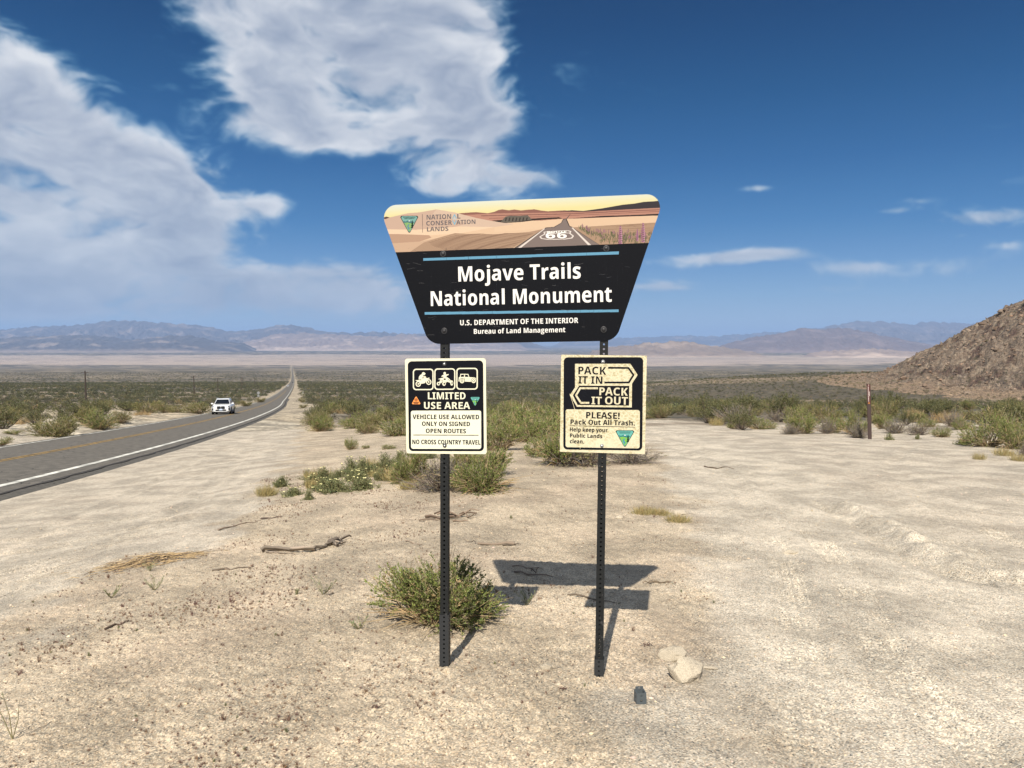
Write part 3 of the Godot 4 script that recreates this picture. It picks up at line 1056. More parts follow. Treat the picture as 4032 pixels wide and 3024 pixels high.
func round_rect(x0: float, y0: float, x1: float, y1: float, r: float, col: Color, skew_x := 0.0, skew_y := 0.0) -> void:
	var z := []
	for q in [[x1 - r, y0 + r, -PI / 2], [x1 - r, y1 - r, 0.0], [x0 + r, y1 - r, PI / 2], [x0 + r, y0 + r, PI]]:
		for k in 7:
			var a: float = q[2] + PI / 2 * k / 6
			var px_: float = q[0] + r * cos(a)
			var py_: float = q[1] + r * sin(a)
			z.append(px_ + skew_x * (py_ - y0)); z.append(py_ + skew_y * (px_ - x0))
	fill(z, col)

func agency_triangle(x0: float, y0: float, x1: float, y1: float) -> void: # green land-agency shield, point down
	var cx := (x0 + x1) / 2
	var w := x1 - x0
	var h := y1 - y0
	var P := func(f: float) -> Array: # shrunk outline
		var yy0 := y0 + h * f * 0.6
		return [x0 + w * (0.06 + f * 1.1), yy0, x1 - w * (0.06 + f * 1.1), yy0, x1 - w * f * 1.1, yy0 + h * 0.08, cx + w * 0.05, y1 - h * f * 1.2 - h * 0.02, cx, y1 - h * f * 1.2, cx - w * 0.05, y1 - h * f * 1.2 - h * 0.02, x0 + w * f * 1.1, yy0 + h * 0.08]
	fill(P.call(0.0), srgb(20, 48, 46))
	fill(P.call(0.045), srgb(104, 176, 168))
	fill([cx - w * 0.34, y0 + h * 0.30, cx - w * 0.2, y0 + h * 0.34, cx - w * 0.06, y0 + h * 0.27, cx + w * 0.02, y0 + h * 0.25, cx + w * 0.12, y0 + h * 0.33, cx + w * 0.30, y0 + h * 0.36, cx + w * 0.2, y0 + h * 0.52, cx - w * 0.22, y0 + h * 0.52], srgb(52, 122, 128))
	fill([cx - w * 0.06, y0 + h * 0.31, cx, y0 + h * 0.26, cx + w * 0.07, y0 + h * 0.31, cx, y0 + h * 0.33], srgb(232, 238, 236))
	fill([cx - w * 0.29, y0 + h * 0.42, cx - w * 0.1, y0 + h * 0.39, cx + w * 0.1, y0 + h * 0.44, cx + w * 0.27, y0 + h * 0.42, cx + w * 0.04, y0 + h * 0.88, cx, y0 + h * 0.93, cx - w * 0.04, y0 + h * 0.88], srgb(124, 182, 84))
	fill([cx - w * 0.04, y0 + h * 0.5, cx + w * 0.02, y0 + h * 0.52, cx - w * 0.06, y0 + h * 0.62, cx + w * 0.03, y0 + h * 0.72, cx - w * 0.02, y0 + h * 0.86, cx - w * 0.09, y0 + h * 0.72, cx - w * 0.12, y0 + h * 0.6], srgb(70, 140, 170))
	for k in 4: # conifer
		var yy := y0 + h * (0.30 + 0.11 * k)
		var hw := w * (0.04 + 0.022 * k)
		fill([cx + w * 0.17, yy - h * 0.06, cx + w * 0.17 + hw * (0.9 if k < 3 else 0.5), yy + h * 0.09, cx + w * 0.17 - hw, yy + h * 0.09], srgb(18, 42, 34))
	stroke([x0 + w * 0.16, y0 + h * 0.10, x1 - w * 0.16, y0 + h * 0.10], h * 0.03, srgb(24, 58, 58))
	stroke([x0 + w * 0.22, y0 + h * 0.17, x1 - w * 0.22, y0 + h * 0.17], h * 0.03, srgb(24, 58, 58))

# ---------------------------------------------------------------- lettering
var fonts := {}
var cap := {}
func font(bold: bool) -> Font:
	if not fonts.has(bold):
		var f := SystemFont.new()
		f.font_names = PackedStringArray(["Droid Sans"])
		f.font_weight = 700
		var fv := FontVariation.new()
		fv.base_font = f
		fonts[bold] = fv
	return fonts[bold]

func text_mesh(s: String, bold: bool) -> TextMesh:
	var t := TextMesh.new()
	t.font = font(bold)
	t.text = s
	t.font_size = 64
	t.pixel_size = 0.01
	t.depth = 0.01
	t.horizontal_alignment = HORIZONTAL_ALIGNMENT_LEFT
	return t

# words on the current face: left end, baseline, top of the capitals and right end in survey units
func words(parent: Node, s: String, zl: float, zbase: float, ztop: float, zr: float, m: Material, z: float, bold := true, zbase_r := -1.0) -> MeshInstance3D:
	var t := text_mesh(s, bold)
	t.material = m
	if not cap.has(bold):
		cap[bold] = text_mesh("H", bold).get_aabb()
	var hb: AABB = cap[bold]
	var bb := t.get_aabb()
	var a := loc(zl, zbase)
	var b := loc(zr, zbase if zbase_r < 0.0 else zbase_r)
	var top := loc(zl, ztop)
	var sx := (b.x - a.x) / bb.size.x
	var sy := (top.y - a.y) / hb.size.y
	var o := part_mesh("lettering", t, parent)
	o.scale = Vector3(sx, sy, 0.04)
	o.rotation.z = atan2(b.y - a.y, b.x - a.x) if zbase_r >= 0.0 else 0.0
	o.position = Vector3(a.x - bb.position.x * sx, a.y - hb.position.y * sy, z)
	if not bold: # heavier face: a second impression a hair to the side
		var o2 := part_mesh("lettering", t, parent)
		o2.scale = o.scale
		o2.rotation = o.rotation
		o2.position = o.position + Vector3(0.0007, 0.0003, 0.0002)
	return o

# ---------------------------------------------------------------- plates and posts
func rounded(corners: Array, radii: Array) -> PackedVector2Array:
	var out := PackedVector2Array()
	var k := corners.size()
	for i in k:
		var p: Vector2 = corners[i]
		var a: Vector2 = (corners[(i + k - 1) % k] - p).normalized()
		var b: Vector2 = (corners[(i + 1) % k] - p).normalized()
		var ang := acos(a.dot(b))
		var t: float = radii[i] / tan(ang / 2)
		var ce: Vector2 = p + (a + b).normalized() * (radii[i] / sin(ang / 2))
		var s := p + a * t - ce
		var e := p + b * t - ce
		for q in 9:
			var w := s.slerp(e, q / 8.0)
			out.append(ce + w)
	return out

func plate(called: String, outline: PackedVector2Array, thick: float, face: Material, parent: Node, size: Vector2) -> MeshInstance3D:
	# printed front at +z with its own uv, bare metal back and rim
	var ix := Geometry2D.triangulate_polygon(outline)
	var fr := MB.new()
	for i in range(0, ix.size(), 3):
		var q := []
		for k in 3: q.append(outline[ix[i + k]])
		var area: float = (q[1] - q[0]).cross(q[2] - q[0])
		if area > 0.0: # counter-clockwise seen from the front: turn round
			var s = q[1]; q[1] = q[2]; q[2] = s
		fr.tri(Vector3(q[0].x, q[0].y, 0), Vector3(q[1].x, q[1].y, 0), Vector3(q[2].x, q[2].y, 0))
		for k in 3:
			fr.u.append(Vector2(q[k].x / size.x + 0.5, 0.5 - q[k].y / size.y))
	var bk := MB.new()
	for i in range(0, ix.size(), 3):
		var q := []
		for k in 3: q.append(outline[ix[i + k]])
		if (q[1] - q[0]).cross(q[2] - q[0]) < 0.0:
			var s = q[1]; q[1] = q[2]; q[2] = s
		bk.tri(Vector3(q[0].x, q[0].y, -thick), Vector3(q[1].x, q[1].y, -thick), Vector3(q[2].x, q[2].y, -thick))
	for i in outline.size():
		var a := outline[i]
		var b := outline[(i + 1) % outline.size()]
		bk.quad(Vector3(a.x, a.y, 0), Vector3(a.x, a.y, -thick), Vector3(b.x, b.y, -thick), Vector3(b.x, b.y, 0))
	var me := fr.mesh(face)
	var bm := bk.mesh(M.alu)
	me.add_surface_from_arrays(Mesh.PRIMITIVE_TRIANGLES, bm.surface_get_arrays(0))
	me.surface_set_material(1, M.alu)
	return part_mesh(called, me, parent)

# square steel tube with a hole every inch on all four sides
func perforated(wid: float, len_: float, pitch: float, hole: float, wall := 0.0026, y0 := 0.0) -> MB:
	var mb := MB.new()
	var h := wid / 2
	var ca := atan2(pitch / 2, h)
	var angs := [0.0, ca * 0.5, ca, (ca + PI / 2) / 2, PI / 2, PI - (ca + PI / 2) / 2, PI - ca, PI - ca * 0.5, PI, PI + ca * 0.5, PI + ca, PI + (ca + PI / 2) / 2, PI * 1.5, TAU - (ca + PI / 2) / 2, TAU - ca, TAU - ca * 0.5]
	var cells := int(round(len_ / pitch))
	for f in 4:
		var bs := Basis(Vector3.UP, f * PI / 2)
		for c in cells:
			var yc := y0 + (c + 0.5) * pitch
			for k in 16:
				var a: float = angs[k]
				var b: float = angs[(k + 1) % 16]
				var P := []
				for q in [a, b]:
					var cq := cos(q)
					var sq := sin(q)
					var t := minf(h / maxf(absf(cq), 1e-6), pitch / 2 / maxf(absf(sq), 1e-6))
					P.append(bs * Vector3(cq * hole, yc + sq * hole, h))
					P.append(bs * Vector3(cq * t, yc + sq * t, h))
					P.append(bs * Vector3(cq * hole, yc + sq * hole, h - wall))
				mb.quad(P[0], P[3], P[4], P[1])
				mb.quad(P[0], P[2], P[5], P[3])
		# inner wall
	for f in 4:
		var bs := Basis(Vector3.UP, f * PI / 2)
		for s in [-1.0, 1.0]:
			mb.quad(bs * Vector3(s * (hole + 0.001), y0, h - wall), bs * Vector3(s * (h - wall), y0, h - wall), bs * Vector3(s * (h - wall), y0 + cells * pitch, h - wall), bs * Vector3(s * (hole + 0.001), y0 + cells * pitch, h - wall))
		# open end rim
		var yt := y0 + cells * pitch
		mb.quad(bs * Vector3(-h, yt, h), bs * Vector3(-h + wall, yt, h - wall), bs * Vector3(h - wall, yt, h - wall), bs * Vector3(h, yt, h))
	return mb

func bolt(parent: Node, p: Vector2, z: float, r: float, m: Material, washer: Material) -> void:
	var mb := MB.new()
	mb.lathe([Vector2(r, 0.0), Vector2(r, 0.0015), Vector2(r * 0.9, 0.0022), Vector2(r * 0.55, 0.0022)], 20, Vector3.ZERO)
	var hd := MB.new()
	hd.lathe([Vector2(r * 0.58, 0.001), Vector2(r * 0.56, 0.005), Vector2(r * 0.42, 0.0075), Vector2(r * 0.2, 0.0085), Vector2(0.0, 0.0088)], 16, Vector3.ZERO)
	var me := mb.mesh(washer)
	me.add_surface_from_arrays(Mesh.PRIMITIVE_TRIANGLES, hd.mesh(m).surface_get_arrays(0))
	me.surface_set_material(1, m)
	part_mesh("bolt", me, parent).position = Vector3(p.x, p.y, z)

const INCH := 0.0254
func build_signs() -> void:
	var yaw := -atan2(0.12890724, 0.99165666)
	var org := Vector3(-0.3775, 0.0, -4.238)
	var bs := Basis(Vector3.UP, yaw)
	var by := gnd(org.x, -org.z)
	var rp: Vector3 = org + bs * Vector3(0.861, 0, 0)
	var ry := gnd(rp.x, -rp.z)
	# ---- the large sign with its two posts
	var sg := thing("monument_sign", "large dark trapezoid monument sign with painted desert scene on two posts", "sign", Vector3(org.x, by, org.z), yaw)
	for q in [[0.0, 0.0, 0.29, -0.3], [0.861, ry - by, 0.095, -0.5]]:
		var lo: float = q[1] - 0.06
		var top: float = 2.30 - by
		var mb := perforated(1.75 * INCH, top - lo, INCH, 0.0056)
		var po := part("post", mb, M.post, sg)
		po.position = Vector3(q[0], lo, 0)
		po.rotation_degrees.z = q[3]
		var sl := perforated(2.06 * INCH, q[2] + 0.06, INCH, 0.0056)
		part("anchor_sleeve", sl, M.sleeve, po)
	var zf := 0.0262
	ax = [-0.7773954574, 0.0007197231, -0.0000120566]
	ay = [0.467710259, -0.0000213416, -0.000710517]
	cv = Image.create(2048, 1024, false, Image.FORMAT_RGB8)
	t_org = Vector2(-0.79, 0.395)
	t_scale = Vector2(2048 / 1.58, 1024 / 0.79)
	ink = 0.60
	fade = 0.30
	paint_main()
	fade = 0.0
	ink = 1.0
	var fm := mat(Color.WHITE, 0.6)
	fm.metallic_specular = 0.2
	fm.albedo_texture = tex(cv)
	var pl := plate("face_plate", rounded([Vector2(-0.772, 0.381), Vector2(0.772, 0.381), Vector2(0.507, -0.381), Vector2(-0.507, -0.381)], [0.07, 0.07, 0.085, 0.085]), 0.003, fm, sg, Vector2(1.58, 0.79))
	pl.position = Vector3(0.426, 1.983 - by, zf)
	pl.rotation_degrees.z = 1.0
	var z := 0.0005
	words(pl, "Mojave Trails", 625, 703, 590, 1545, M.letter_white, z)
	words(pl, "National Monument", 412, 890, 778, 1773, M.letter_white, z)
	words(pl, "U.S. DEPARTMENT OF THE INTERIOR", 637, 1036, 997, 1528, M.letter_white, z)
	words(pl, "Bureau of Land Management", 742, 1100, 1063, 1432, M.letter_white, z)
	words(pl, "NATION", 383, 232, 197, 572, M.letter_grey, z)
	words(pl, "L", 618, 226, 192, 643, M.letter_grey, z)
	words(pl, "CONSER", 380, 277, 244, 578, M.letter_grey, z)
	words(pl, "ATION", 611, 270, 238, 757, M.letter_grey, z)
	words(pl, "LANDS", 385, 322, 290, 550, M.letter_grey, z)
	words(pl, "6", 1285, 381, 336, 1355, M.letter_white, z)
	words(pl, "6", 1370, 380, 335, 1440, M.letter_white, z)
	words(pl, "ROUTE", 1296, 341, 326, 1440, M.letter_white, z)
	for b in [[508, 492], [1730, 456], [514, 1080], [1715, 1058]]:
		bolt(pl, loc(b[0], b[1]), 0.0004, 0.017, M.black_bolt, M.black_bolt)
	# ---- limited use sign on the left post
	var c1: Vector3 = org + bs * Vector3(0.017, 0, 0)
	var s1 := thing("limited_use_sign", "clean cream and navy limited use area sign with three vehicle pictograms", "sign", Vector3(c1.x, 1.2525 - 0.263, c1.z), yaw)
	ax = [-0.2736666697, 0.0003771787, -0.0000049885]
	ay = [0.3061911763, 0.0000007279, -0.0003708844]
	cv = Image.create(1024, 1200, false, Image.FORMAT_RGB8)
	t_org = Vector2(-0.2275, 0.267)
	t_scale = Vector2(1024 / 0.455, 1200 / 0.534)
	paint_limited()
	var m1 := mat(Color.WHITE, 0.6)
	m1.metallic_specular = 0.2
	m1.albedo_texture = tex(cv)
	var p1 := plate("face_plate", rounded([Vector2(-0.2255, 0.2625), Vector2(0.2255, 0.2625), Vector2(0.2255, -0.2625), Vector2(-0.2255, -0.2625)], [0.014, 0.014, 0.014, 0.014]), 0.0025, m1, s1, Vector2(0.455, 0.534))
	p1.position = Vector3(0, 0.263, zf)
	p1.rotation_degrees.z = 0.5
	words(p1, "LIMITED", 473, 722, 620, 1030, M.cream, z)
	words(p1, "USE AREA", 415, 865, 765, 1097, M.cream, z)
	words(p1, "VEHICLE USE ALLOWED", 243, 1017, 952, 1230, M.navy, z, false)
	words(p1, "ONLY ON SIGNED", 383, 1120, 1056, 1095, M.navy, z, false)
	words(p1, "OPEN ROUTES", 440, 1226, 1162, 1035, M.navy, z, false)
	words(p1, "NO CROSS COUNTRY TRAVEL", 238, 1393, 1327, 1250, M.navy, z, false)
	bolt(p1, loc(718, 203), 0.0004, 0.0125, M.steel, M.black_bolt)
	bolt(p1, loc(722, 1413), 0.0007, 0.011, M.steel, M.black_bolt)
	# ---- pack it out sign on the right post
	var c2: Vector3 = org + bs * Vector3(0.874, 0, 0)
	var s2 := thing("pack_out_sign", "weathered crackled cream and navy sign with two arrow shapes about trash", "sign", Vector3(c2.x, 1.2725 - 0.263, c2.z), yaw)
	ax = [-0.2668771103, 0.0003574313, 0.0000060513]
	ay = [0.2821715704, 0.0000074417, -0.0003609581]
	cv = Image.create(1024, 1200, false, Image.FORMAT_RGB8)
	t_org = Vector2(-0.2285, 0.267)
	t_scale = Vector2(1024 / 0.457, 1200 / 0.534)
	paint_pack()
	var m2 := mat(Color.WHITE, 0.7)
	m2.metallic_specular = 0.2
	m2.albedo_texture = tex(cv)
	var p2 := plate("face_plate", rounded([Vector2(-0.2265, 0.262), Vector2(0.2265, 0.262), Vector2(0.2265, -0.262), Vector2(-0.2265, -0.262)], [0.003, 0.003, 0.003, 0.003]), 0.0025, m2, s2, Vector2(0.457, 0.534))
	p2.position = Vector3(0, 0.263, zf)
	p2.rotation_degrees.z = -0.6
	words(p2, "PACK", 367, 350, 238, 780, M.navy, z)
	words(p2, "IT IN", 367, 488, 378, 725, M.navy, z)
	words(p2, "PACK", 680, 662, 548, 1100, M.cream_old, z)
	words(p2, "IT", 562, 797, 685, 716, M.cream_old, z)
	words(p2, "OUT", 764, 797, 685, 1102, M.cream_old, z)
	words(p2, "PLEASE!", 482, 1005, 912, 980, M.navy, z, false)
	words(p2, "Pack Out All Trash.", 248, 1098, 1025, 1205, M.navy, z, false, 1112)
	words(p2, "Help keep your", 238, 1203, 1143, 800, M.navy, z, false)
	words(p2, "Public Lands", 240, 1292, 1235, 722, M.navy, z, false)
	words(p2, "clean.", 238, 1380, 1322, 452, M.navy, z, false)
	bolt(p2, loc(735, 168), 0.0004, 0.010, M.steel, M.steel)
	bolt(p2, loc(718, 1415), 0.0004, 0.010, M.steel, M.steel)

func paint_main() -> void:
	cv.fill(srgb(13, 16, 23))
	# everything above the dark field is the printed landscape
	fill([-60, 130, 2260, 20, 2260, 408, -60, 486], srgb(226, 186, 142))
	for k in 12: # dawn sky in printed bands
		var t := k / 11.0
		var y0 := 124.0 + k * 8.0
		fill([-60, y0, 2260, y0 - 92.0, 2260, 200, -60, 260], srgb(int(lerpf(214, 232, t)), int(lerpf(224, 216, t)), int(lerpf(210, 128, t))))
	# far red range and dark ridge
	fill([560, 192, 640, 186, 700, 182, 760, 179, 850, 188, 900, 178, 930, 165, 960, 160, 1010, 168, 1050, 162, 1100, 170, 1150, 165, 1200, 162, 1250, 172, 1300, 178, 1420, 172, 1480, 178, 1560, 178, 2200, 140, 2200, 240, 560, 250], srgb(148, 92, 78))
	fill([560, 205, 900, 190, 1300, 188, 1600, 185, 2200, 155, 2200, 235, 560, 250], srgb(190, 128, 102))
	fill([800, 204, 1400, 196, 2200, 168, 2200, 174, 1400, 203, 800, 210], srgb(140, 86, 74))
	fill([860, 224, 1400, 210, 2200, 180, 2200, 186, 1400, 216, 860, 230], srgb(160, 100, 82))
	fill([1380, 178, 1480, 172, 1560, 178, 1700, 160, 1850, 135, 1930, 128, 2000, 116, 2080, 112, 2135, 105, 2200, 100, 2200, 158, 1950, 166, 1700, 176, 1560, 183], srgb(60, 54, 60))
	fill([1440, 234, 1700, 216, 1900, 212, 2200, 200, 2200, 214, 1900, 220, 1700, 226], srgb(48, 40, 44))
	fill([1420, 236, 2200, 214, 2200, 268, 1500, 292], srgb(226, 186, 142))
	fill([880, 244, 1000, 236, 1200, 230, 1380, 222, 1410, 232, 1200, 244, 1050, 262, 960, 262], srgb(58, 46, 44))
	fill([948, 252, 985, 214, 1020, 208, 1080, 210, 1150, 206, 1182, 238, 1100, 250, 1000, 260], srgb(104, 96, 86))
	for k in 7:
		var x := 985.0 + k * 26
		fill([x, 222, x + 10, 222, x + 4, 248, x - 6, 250], srgb(62, 56, 54))
	fill([900, 268, 1410, 236, 1420, 262, 1340, 300, 900, 330], srgb(228, 190, 146))
	# pale dune on the left
	fill([-60, 232, 90, 214, 240, 182, 330, 176, 460, 155, 600, 180, 760, 222, 900, 250, 1050, 272, 900, 292, 700, 318, 400, 335, -60, 330], srgb(212, 178, 150))
	fill([-60, 232, 90, 214, 240, 182, 330, 176, 460, 155, 430, 190, 520, 215, 700, 262, 560, 300, 300, 312, -60, 300], srgb(202, 166, 140))
	fill([40, 216, 70, 206, 96, 214, 60, 226], srgb(96, 66, 62))
	fill([-60, 300, 300, 308, 640, 286, 900, 292, 640, 338, 300, 356, -60, 338], srgb(234, 198, 156))
	fill([-60, 338, 160, 340, 400, 350, 420, 368, 330, 398, 120, 418, -60, 420], srgb(190, 146, 112))
	fill([-60, 420, 330, 398, 620, 340, 560, 352, 360, 420, 250, 480, -60, 486], srgb(206, 166, 128))
	# rippled dune
	fill([240, 484, 360, 405, 480, 368, 600, 335, 700, 342, 900, 346, 1050, 338, 1160, 330, 1270, 308, 1160, 380, 1030, 456], srgb(178, 140, 106))
	for k in 16:
		var z := []
		for q in 22:
			var t := q / 21.0
			var x := lerpf(300.0 + k * 14.0, 1190.0 - k * 10.0, t)
			z.append(x); z.append(356.0 + k * 7.4 + 7.0 * sin(t * 21.0 + k * 0.8) - t * 18.0)
		var keep := []
		for q in 22:
			var x: float = z[q * 2]
			var y: float = z[q * 2 + 1]
			var top := lerpf(420.0, 340.0, clampf((x - 320.0) / 280.0, 0.0, 1.0))
			var rim := lerpf(454.0, 318.0, clampf((x - 1035.0) / 225.0, 0.0, 1.0)) if x > 1035.0 else 500.0
			if y > top and y < rim: keep.append(x); keep.append(y)
		if keep.size() > 3: stroke(keep, 3.2, srgb(146, 110, 82))
	# road with shield
	fill([1030, 462, 1285, 298, 1345, 294, 1398, 264, 1412, 236, 1436, 232, 1470, 195, 1440, 238, 1462, 288, 1482, 296, 1700, 436], srgb(58, 48, 46))
	fill([1042, 460, 1290, 301, 1350, 296, 1402, 264, 1414, 240, 1432, 236, 1466, 198, 1434, 240, 1457, 290, 1478, 300, 1688, 434], srgb(132, 114, 108))
	fill([1072, 452, 1272, 306, 1281, 306, 1098, 450], srgb(226, 214, 202))
	fill([1474, 300, 1484, 300, 1626, 436, 1602, 436], srgb(226, 214, 202))
	fill([1268, 330, 1330, 326, 1380, 322, 1450, 320, 1474, 326, 1468, 342, 1494, 362, 1480, 380, 1430, 387, 1300, 389, 1250, 382, 1236, 366, 1272, 346], srgb(228, 218, 208))
	fill([1276, 335, 1330, 331, 1380, 327, 1446, 325, 1463, 330, 1458, 344, 1482, 362, 1472, 375, 1426, 382, 1302, 384, 1258, 378, 1248, 366, 1282, 348], srgb(132, 114, 108))
	stroke([1284, 346, 1460, 340], 4, srgb(228, 218, 208))
	# lupins at the roadside
	fill([1480, 298, 1620, 292, 2180, 262, 2180, 408, 1690, 434], srgb(176, 138, 104))
	rng.seed = 33
	for k in 26:
		var y := rng.randf_range(280, 420)
		stroke([1700.0 + rng.randf() * 300, y, 1760.0 + rng.randf() * 380, y - 6], 2.5, srgb(150, 112, 84))
	for k in 330:
		var x := rng.randf_range(1530, 2150)
		var lo := lerpf(310.0, 428.0, clampf((x - 1530) / 170.0, 0.0, 1.0))
		var y := minf(lo, 424.0) - rng.randf_range(0, 70) * clampf((x - 1530) / 160.0, 0.1, 1.0)
		var g := rng.randf()
		stroke([x, y, x + rng.randf_range(-5, 5), y - rng.randf_range(12, 34)], 3.0, srgb(112, 112, 66).lerp(srgb(72, 84, 50), g))
		if rng.randf() < 0.28: stroke([x, y - 20, x, y - 44], 5.0, srgb(134, 92, 104).lerp(srgb(164, 102, 128), rng.randf()))
	for q in [[1832, 296, 418], [1996, 276, 404], [2068, 350, 400], [1955, 320, 395]]:
		var big := 1.0 if q[0] in [1832, 1996] else 0.5
		for k in 9:
			var t := k / 8.0
			var y := lerpf(q[1], q[2], t)
			var hw: float = (6.0 + 17.0 * t * (1.35 - t)) * big
			disc(q[0] - hw * 0.6, y, hw * 0.55, 6, srgb(166, 92, 134))
			disc(q[0] + hw * 0.6, y + 3, hw * 0.55, 6, srgb(190, 122, 158))
			disc(q[0], y - 2, hw * 0.4, 5, srgb(126, 66, 112))
	# edge of the picture, then rules
	fill([-60, 486, 2260, 408, 2260, 1300, -60, 1300], srgb(16, 20, 28))
	fill([355, 525, 1822, 478, 1822, 499, 355, 545], srgb(74, 164, 208))
	fill([363, 937, 1823, 907, 1823, 926, 363, 957], srgb(74, 164, 208))
	# hairline scratches in the film
	for k in 46:
		var x := rng.randf_range(200, 1950)
		var y := rng.randf_range(455, 1140)
		var z := [x, y]
		for q in rng.randi_range(2, 6):
			x += rng.randf_range(6, 16); y += rng.randf_range(-4, 4)
			z.append(x); z.append(y)
		stroke(z, 1.6, srgb(120, 118, 116).lerp(srgb(60, 64, 72), rng.randf()))
	# dust and grit stuck to the dark film
	for k in 1500:
		var gx := rng.randf_range(130, 2060)
		var gy_ := rng.randf_range(440, 1165)
		var gs := rng.randf_range(0.8, 2.6)
		fill([gx, gy_, gx + gs, gy_, gx + gs, gy_ + gs, gx, gy_ + gs], srgb(44, 46, 50).lerp(srgb(84, 82, 80), rng.randf() * rng.randf()))
	for k in 40: # dried drip marks
		var gx := rng.randf_range(200, 1950)
		var gy_ := rng.randf_range(440, 1000)
		stroke([gx, gy_, gx + rng.randf_range(-3, 3), gy_ + rng.randf_range(30, 150)], rng.randf_range(1.0, 2.2), srgb(32, 35, 41))
	agency_triangle(178, 202, 318, 330)
	stroke([350, 190, 351, 330], 3, srgb(96, 84, 80))
	# blue caret letters of the programme's name
	stroke([582, 226, 597, 196, 612, 225], 7, srgb(96, 178, 212))
	stroke([582, 240, 597, 270, 611, 239], 7, srgb(96, 178, 212))
	stroke([588, 236, 597, 224, 606, 235], 4, srgb(140, 204, 228))

func paint_limited() -> void:
	var cr := lin(0.57, 0.56, 0.43)
	var nv := srgb(13, 15, 21)
	cv.fill(cr)
	round_rect(170, 158, 1287, 1500, 62, nv, 0.012, -0.006)
	for q in [[247, 268, 557, 588], [567, 265, 880, 584], [893, 260, 1210, 582]]:
		round_rect(q[0], q[1], q[2], q[3], 50, cr)
		round_rect(q[0] + 18, q[1] + 18, q[2] - 18, q[3] - 18, 36, nv)
	round_rect(216, 893, 1260, 1464, 32, lin(0.585, 0.59, 0.47), 0.004, -0.004)
	stroke([250, 1257, 1223, 1256], 11, nv)
	# dirt bike and rider
	disc(328, 495, 40, 42, cr); disc(328, 495, 25, 27, nv); disc(328, 495, 12, 12, cr)
	disc(485, 467, 40, 42, cr); disc(485, 467, 25, 27, nv); disc(485, 467, 12, 12, cr)
	fill([282, 440, 340, 436, 372, 440, 400, 412, 432, 398, 460, 410, 490, 402, 500, 412, 470, 424, 440, 460, 430, 482, 392, 490, 364, 492, 360, 470, 300, 450], cr)
	stroke([440, 400, 485, 467], 9, cr); stroke([372, 482, 328, 495], 9, cr)
	fill([334, 428, 338, 390, 356, 362, 388, 346, 404, 356, 396, 378, 412, 384, 430, 376, 446, 392, 424, 402, 398, 398, 384, 402, 402, 424, 388, 462, 372, 460, 376, 430], cr)
	disc(406, 344, 24, 24, cr); fill([410, 326, 440, 340, 430, 352, 412, 352], cr)
	# quad and rider
	for q in [[628, 492, 24, 27], [712, 492, 26, 32], [826, 482, 22, 38]]:
		disc(q[0], q[1], q[2], q[3], cr); disc(q[0] + 4, q[1], q[2] * 0.42, q[3] * 0.5, nv)
	fill([640, 470, 660, 430, 620, 424, 660, 412, 700, 402, 760, 398, 790, 420, 826, 462, 806, 476, 760, 452, 742, 482, 730, 462, 690, 460, 664, 490], cr)
	stroke([752, 456, 826, 482], 10, cr)
	disc(722, 338, 19, 20, cr)
	fill([690, 366, 712, 356, 742, 356, 780, 350, 782, 362, 752, 376, 744, 402, 706, 404, 700, 386, 676, 392, 674, 380], cr)
	fill([700, 420, 730, 412, 742, 430, 718, 440], nv); stroke([664, 452, 700, 442], 5, nv); stroke([766, 420, 800, 456], 5, nv)
	# off-road car
	fill([926, 452, 930, 400, 946, 394, 954, 348, 1070, 350, 1086, 398, 1160, 402, 1184, 414, 1186, 450, 1176, 462, 1110, 466, 1010, 462, 930, 462], cr)
	fill([962, 362, 1008, 360, 1008, 392, 960, 394], nv); fill([1020, 360, 1062, 362, 1074, 394, 1022, 394], nv)
	for q in [[978, 452], [1148, 450]]:
		disc(q[0], q[1], 40, 40, nv); disc(q[0], q[1], 34, 35, cr); disc(q[0], q[1], 18, 19, nv); disc(q[0], q[1], 12, 12, cr)
	stroke([1014, 400, 1014, 456], 3, nv); stroke([930, 424, 1090, 424], 3, nv)
	# orange partner badge and agency shield
	fill([296, 682, 306, 690, 360, 785, 352, 796, 242, 796, 232, 786, 284, 690], srgb(222, 138, 74))
	disc(295, 732, 24, 24, srgb(40, 30, 28)); disc(295, 732, 17, 17, srgb(222, 138, 74)); disc(295, 732, 11, 11, srgb(70, 46, 36))
	stroke([250, 768, 342, 768], 12, srgb(44, 32, 28)); stroke([262, 785, 330, 785], 11, srgb(44, 32, 28))
	ink = 0.7
	agency_triangle(1098, 688, 1244, 822)
	ink = 1.0

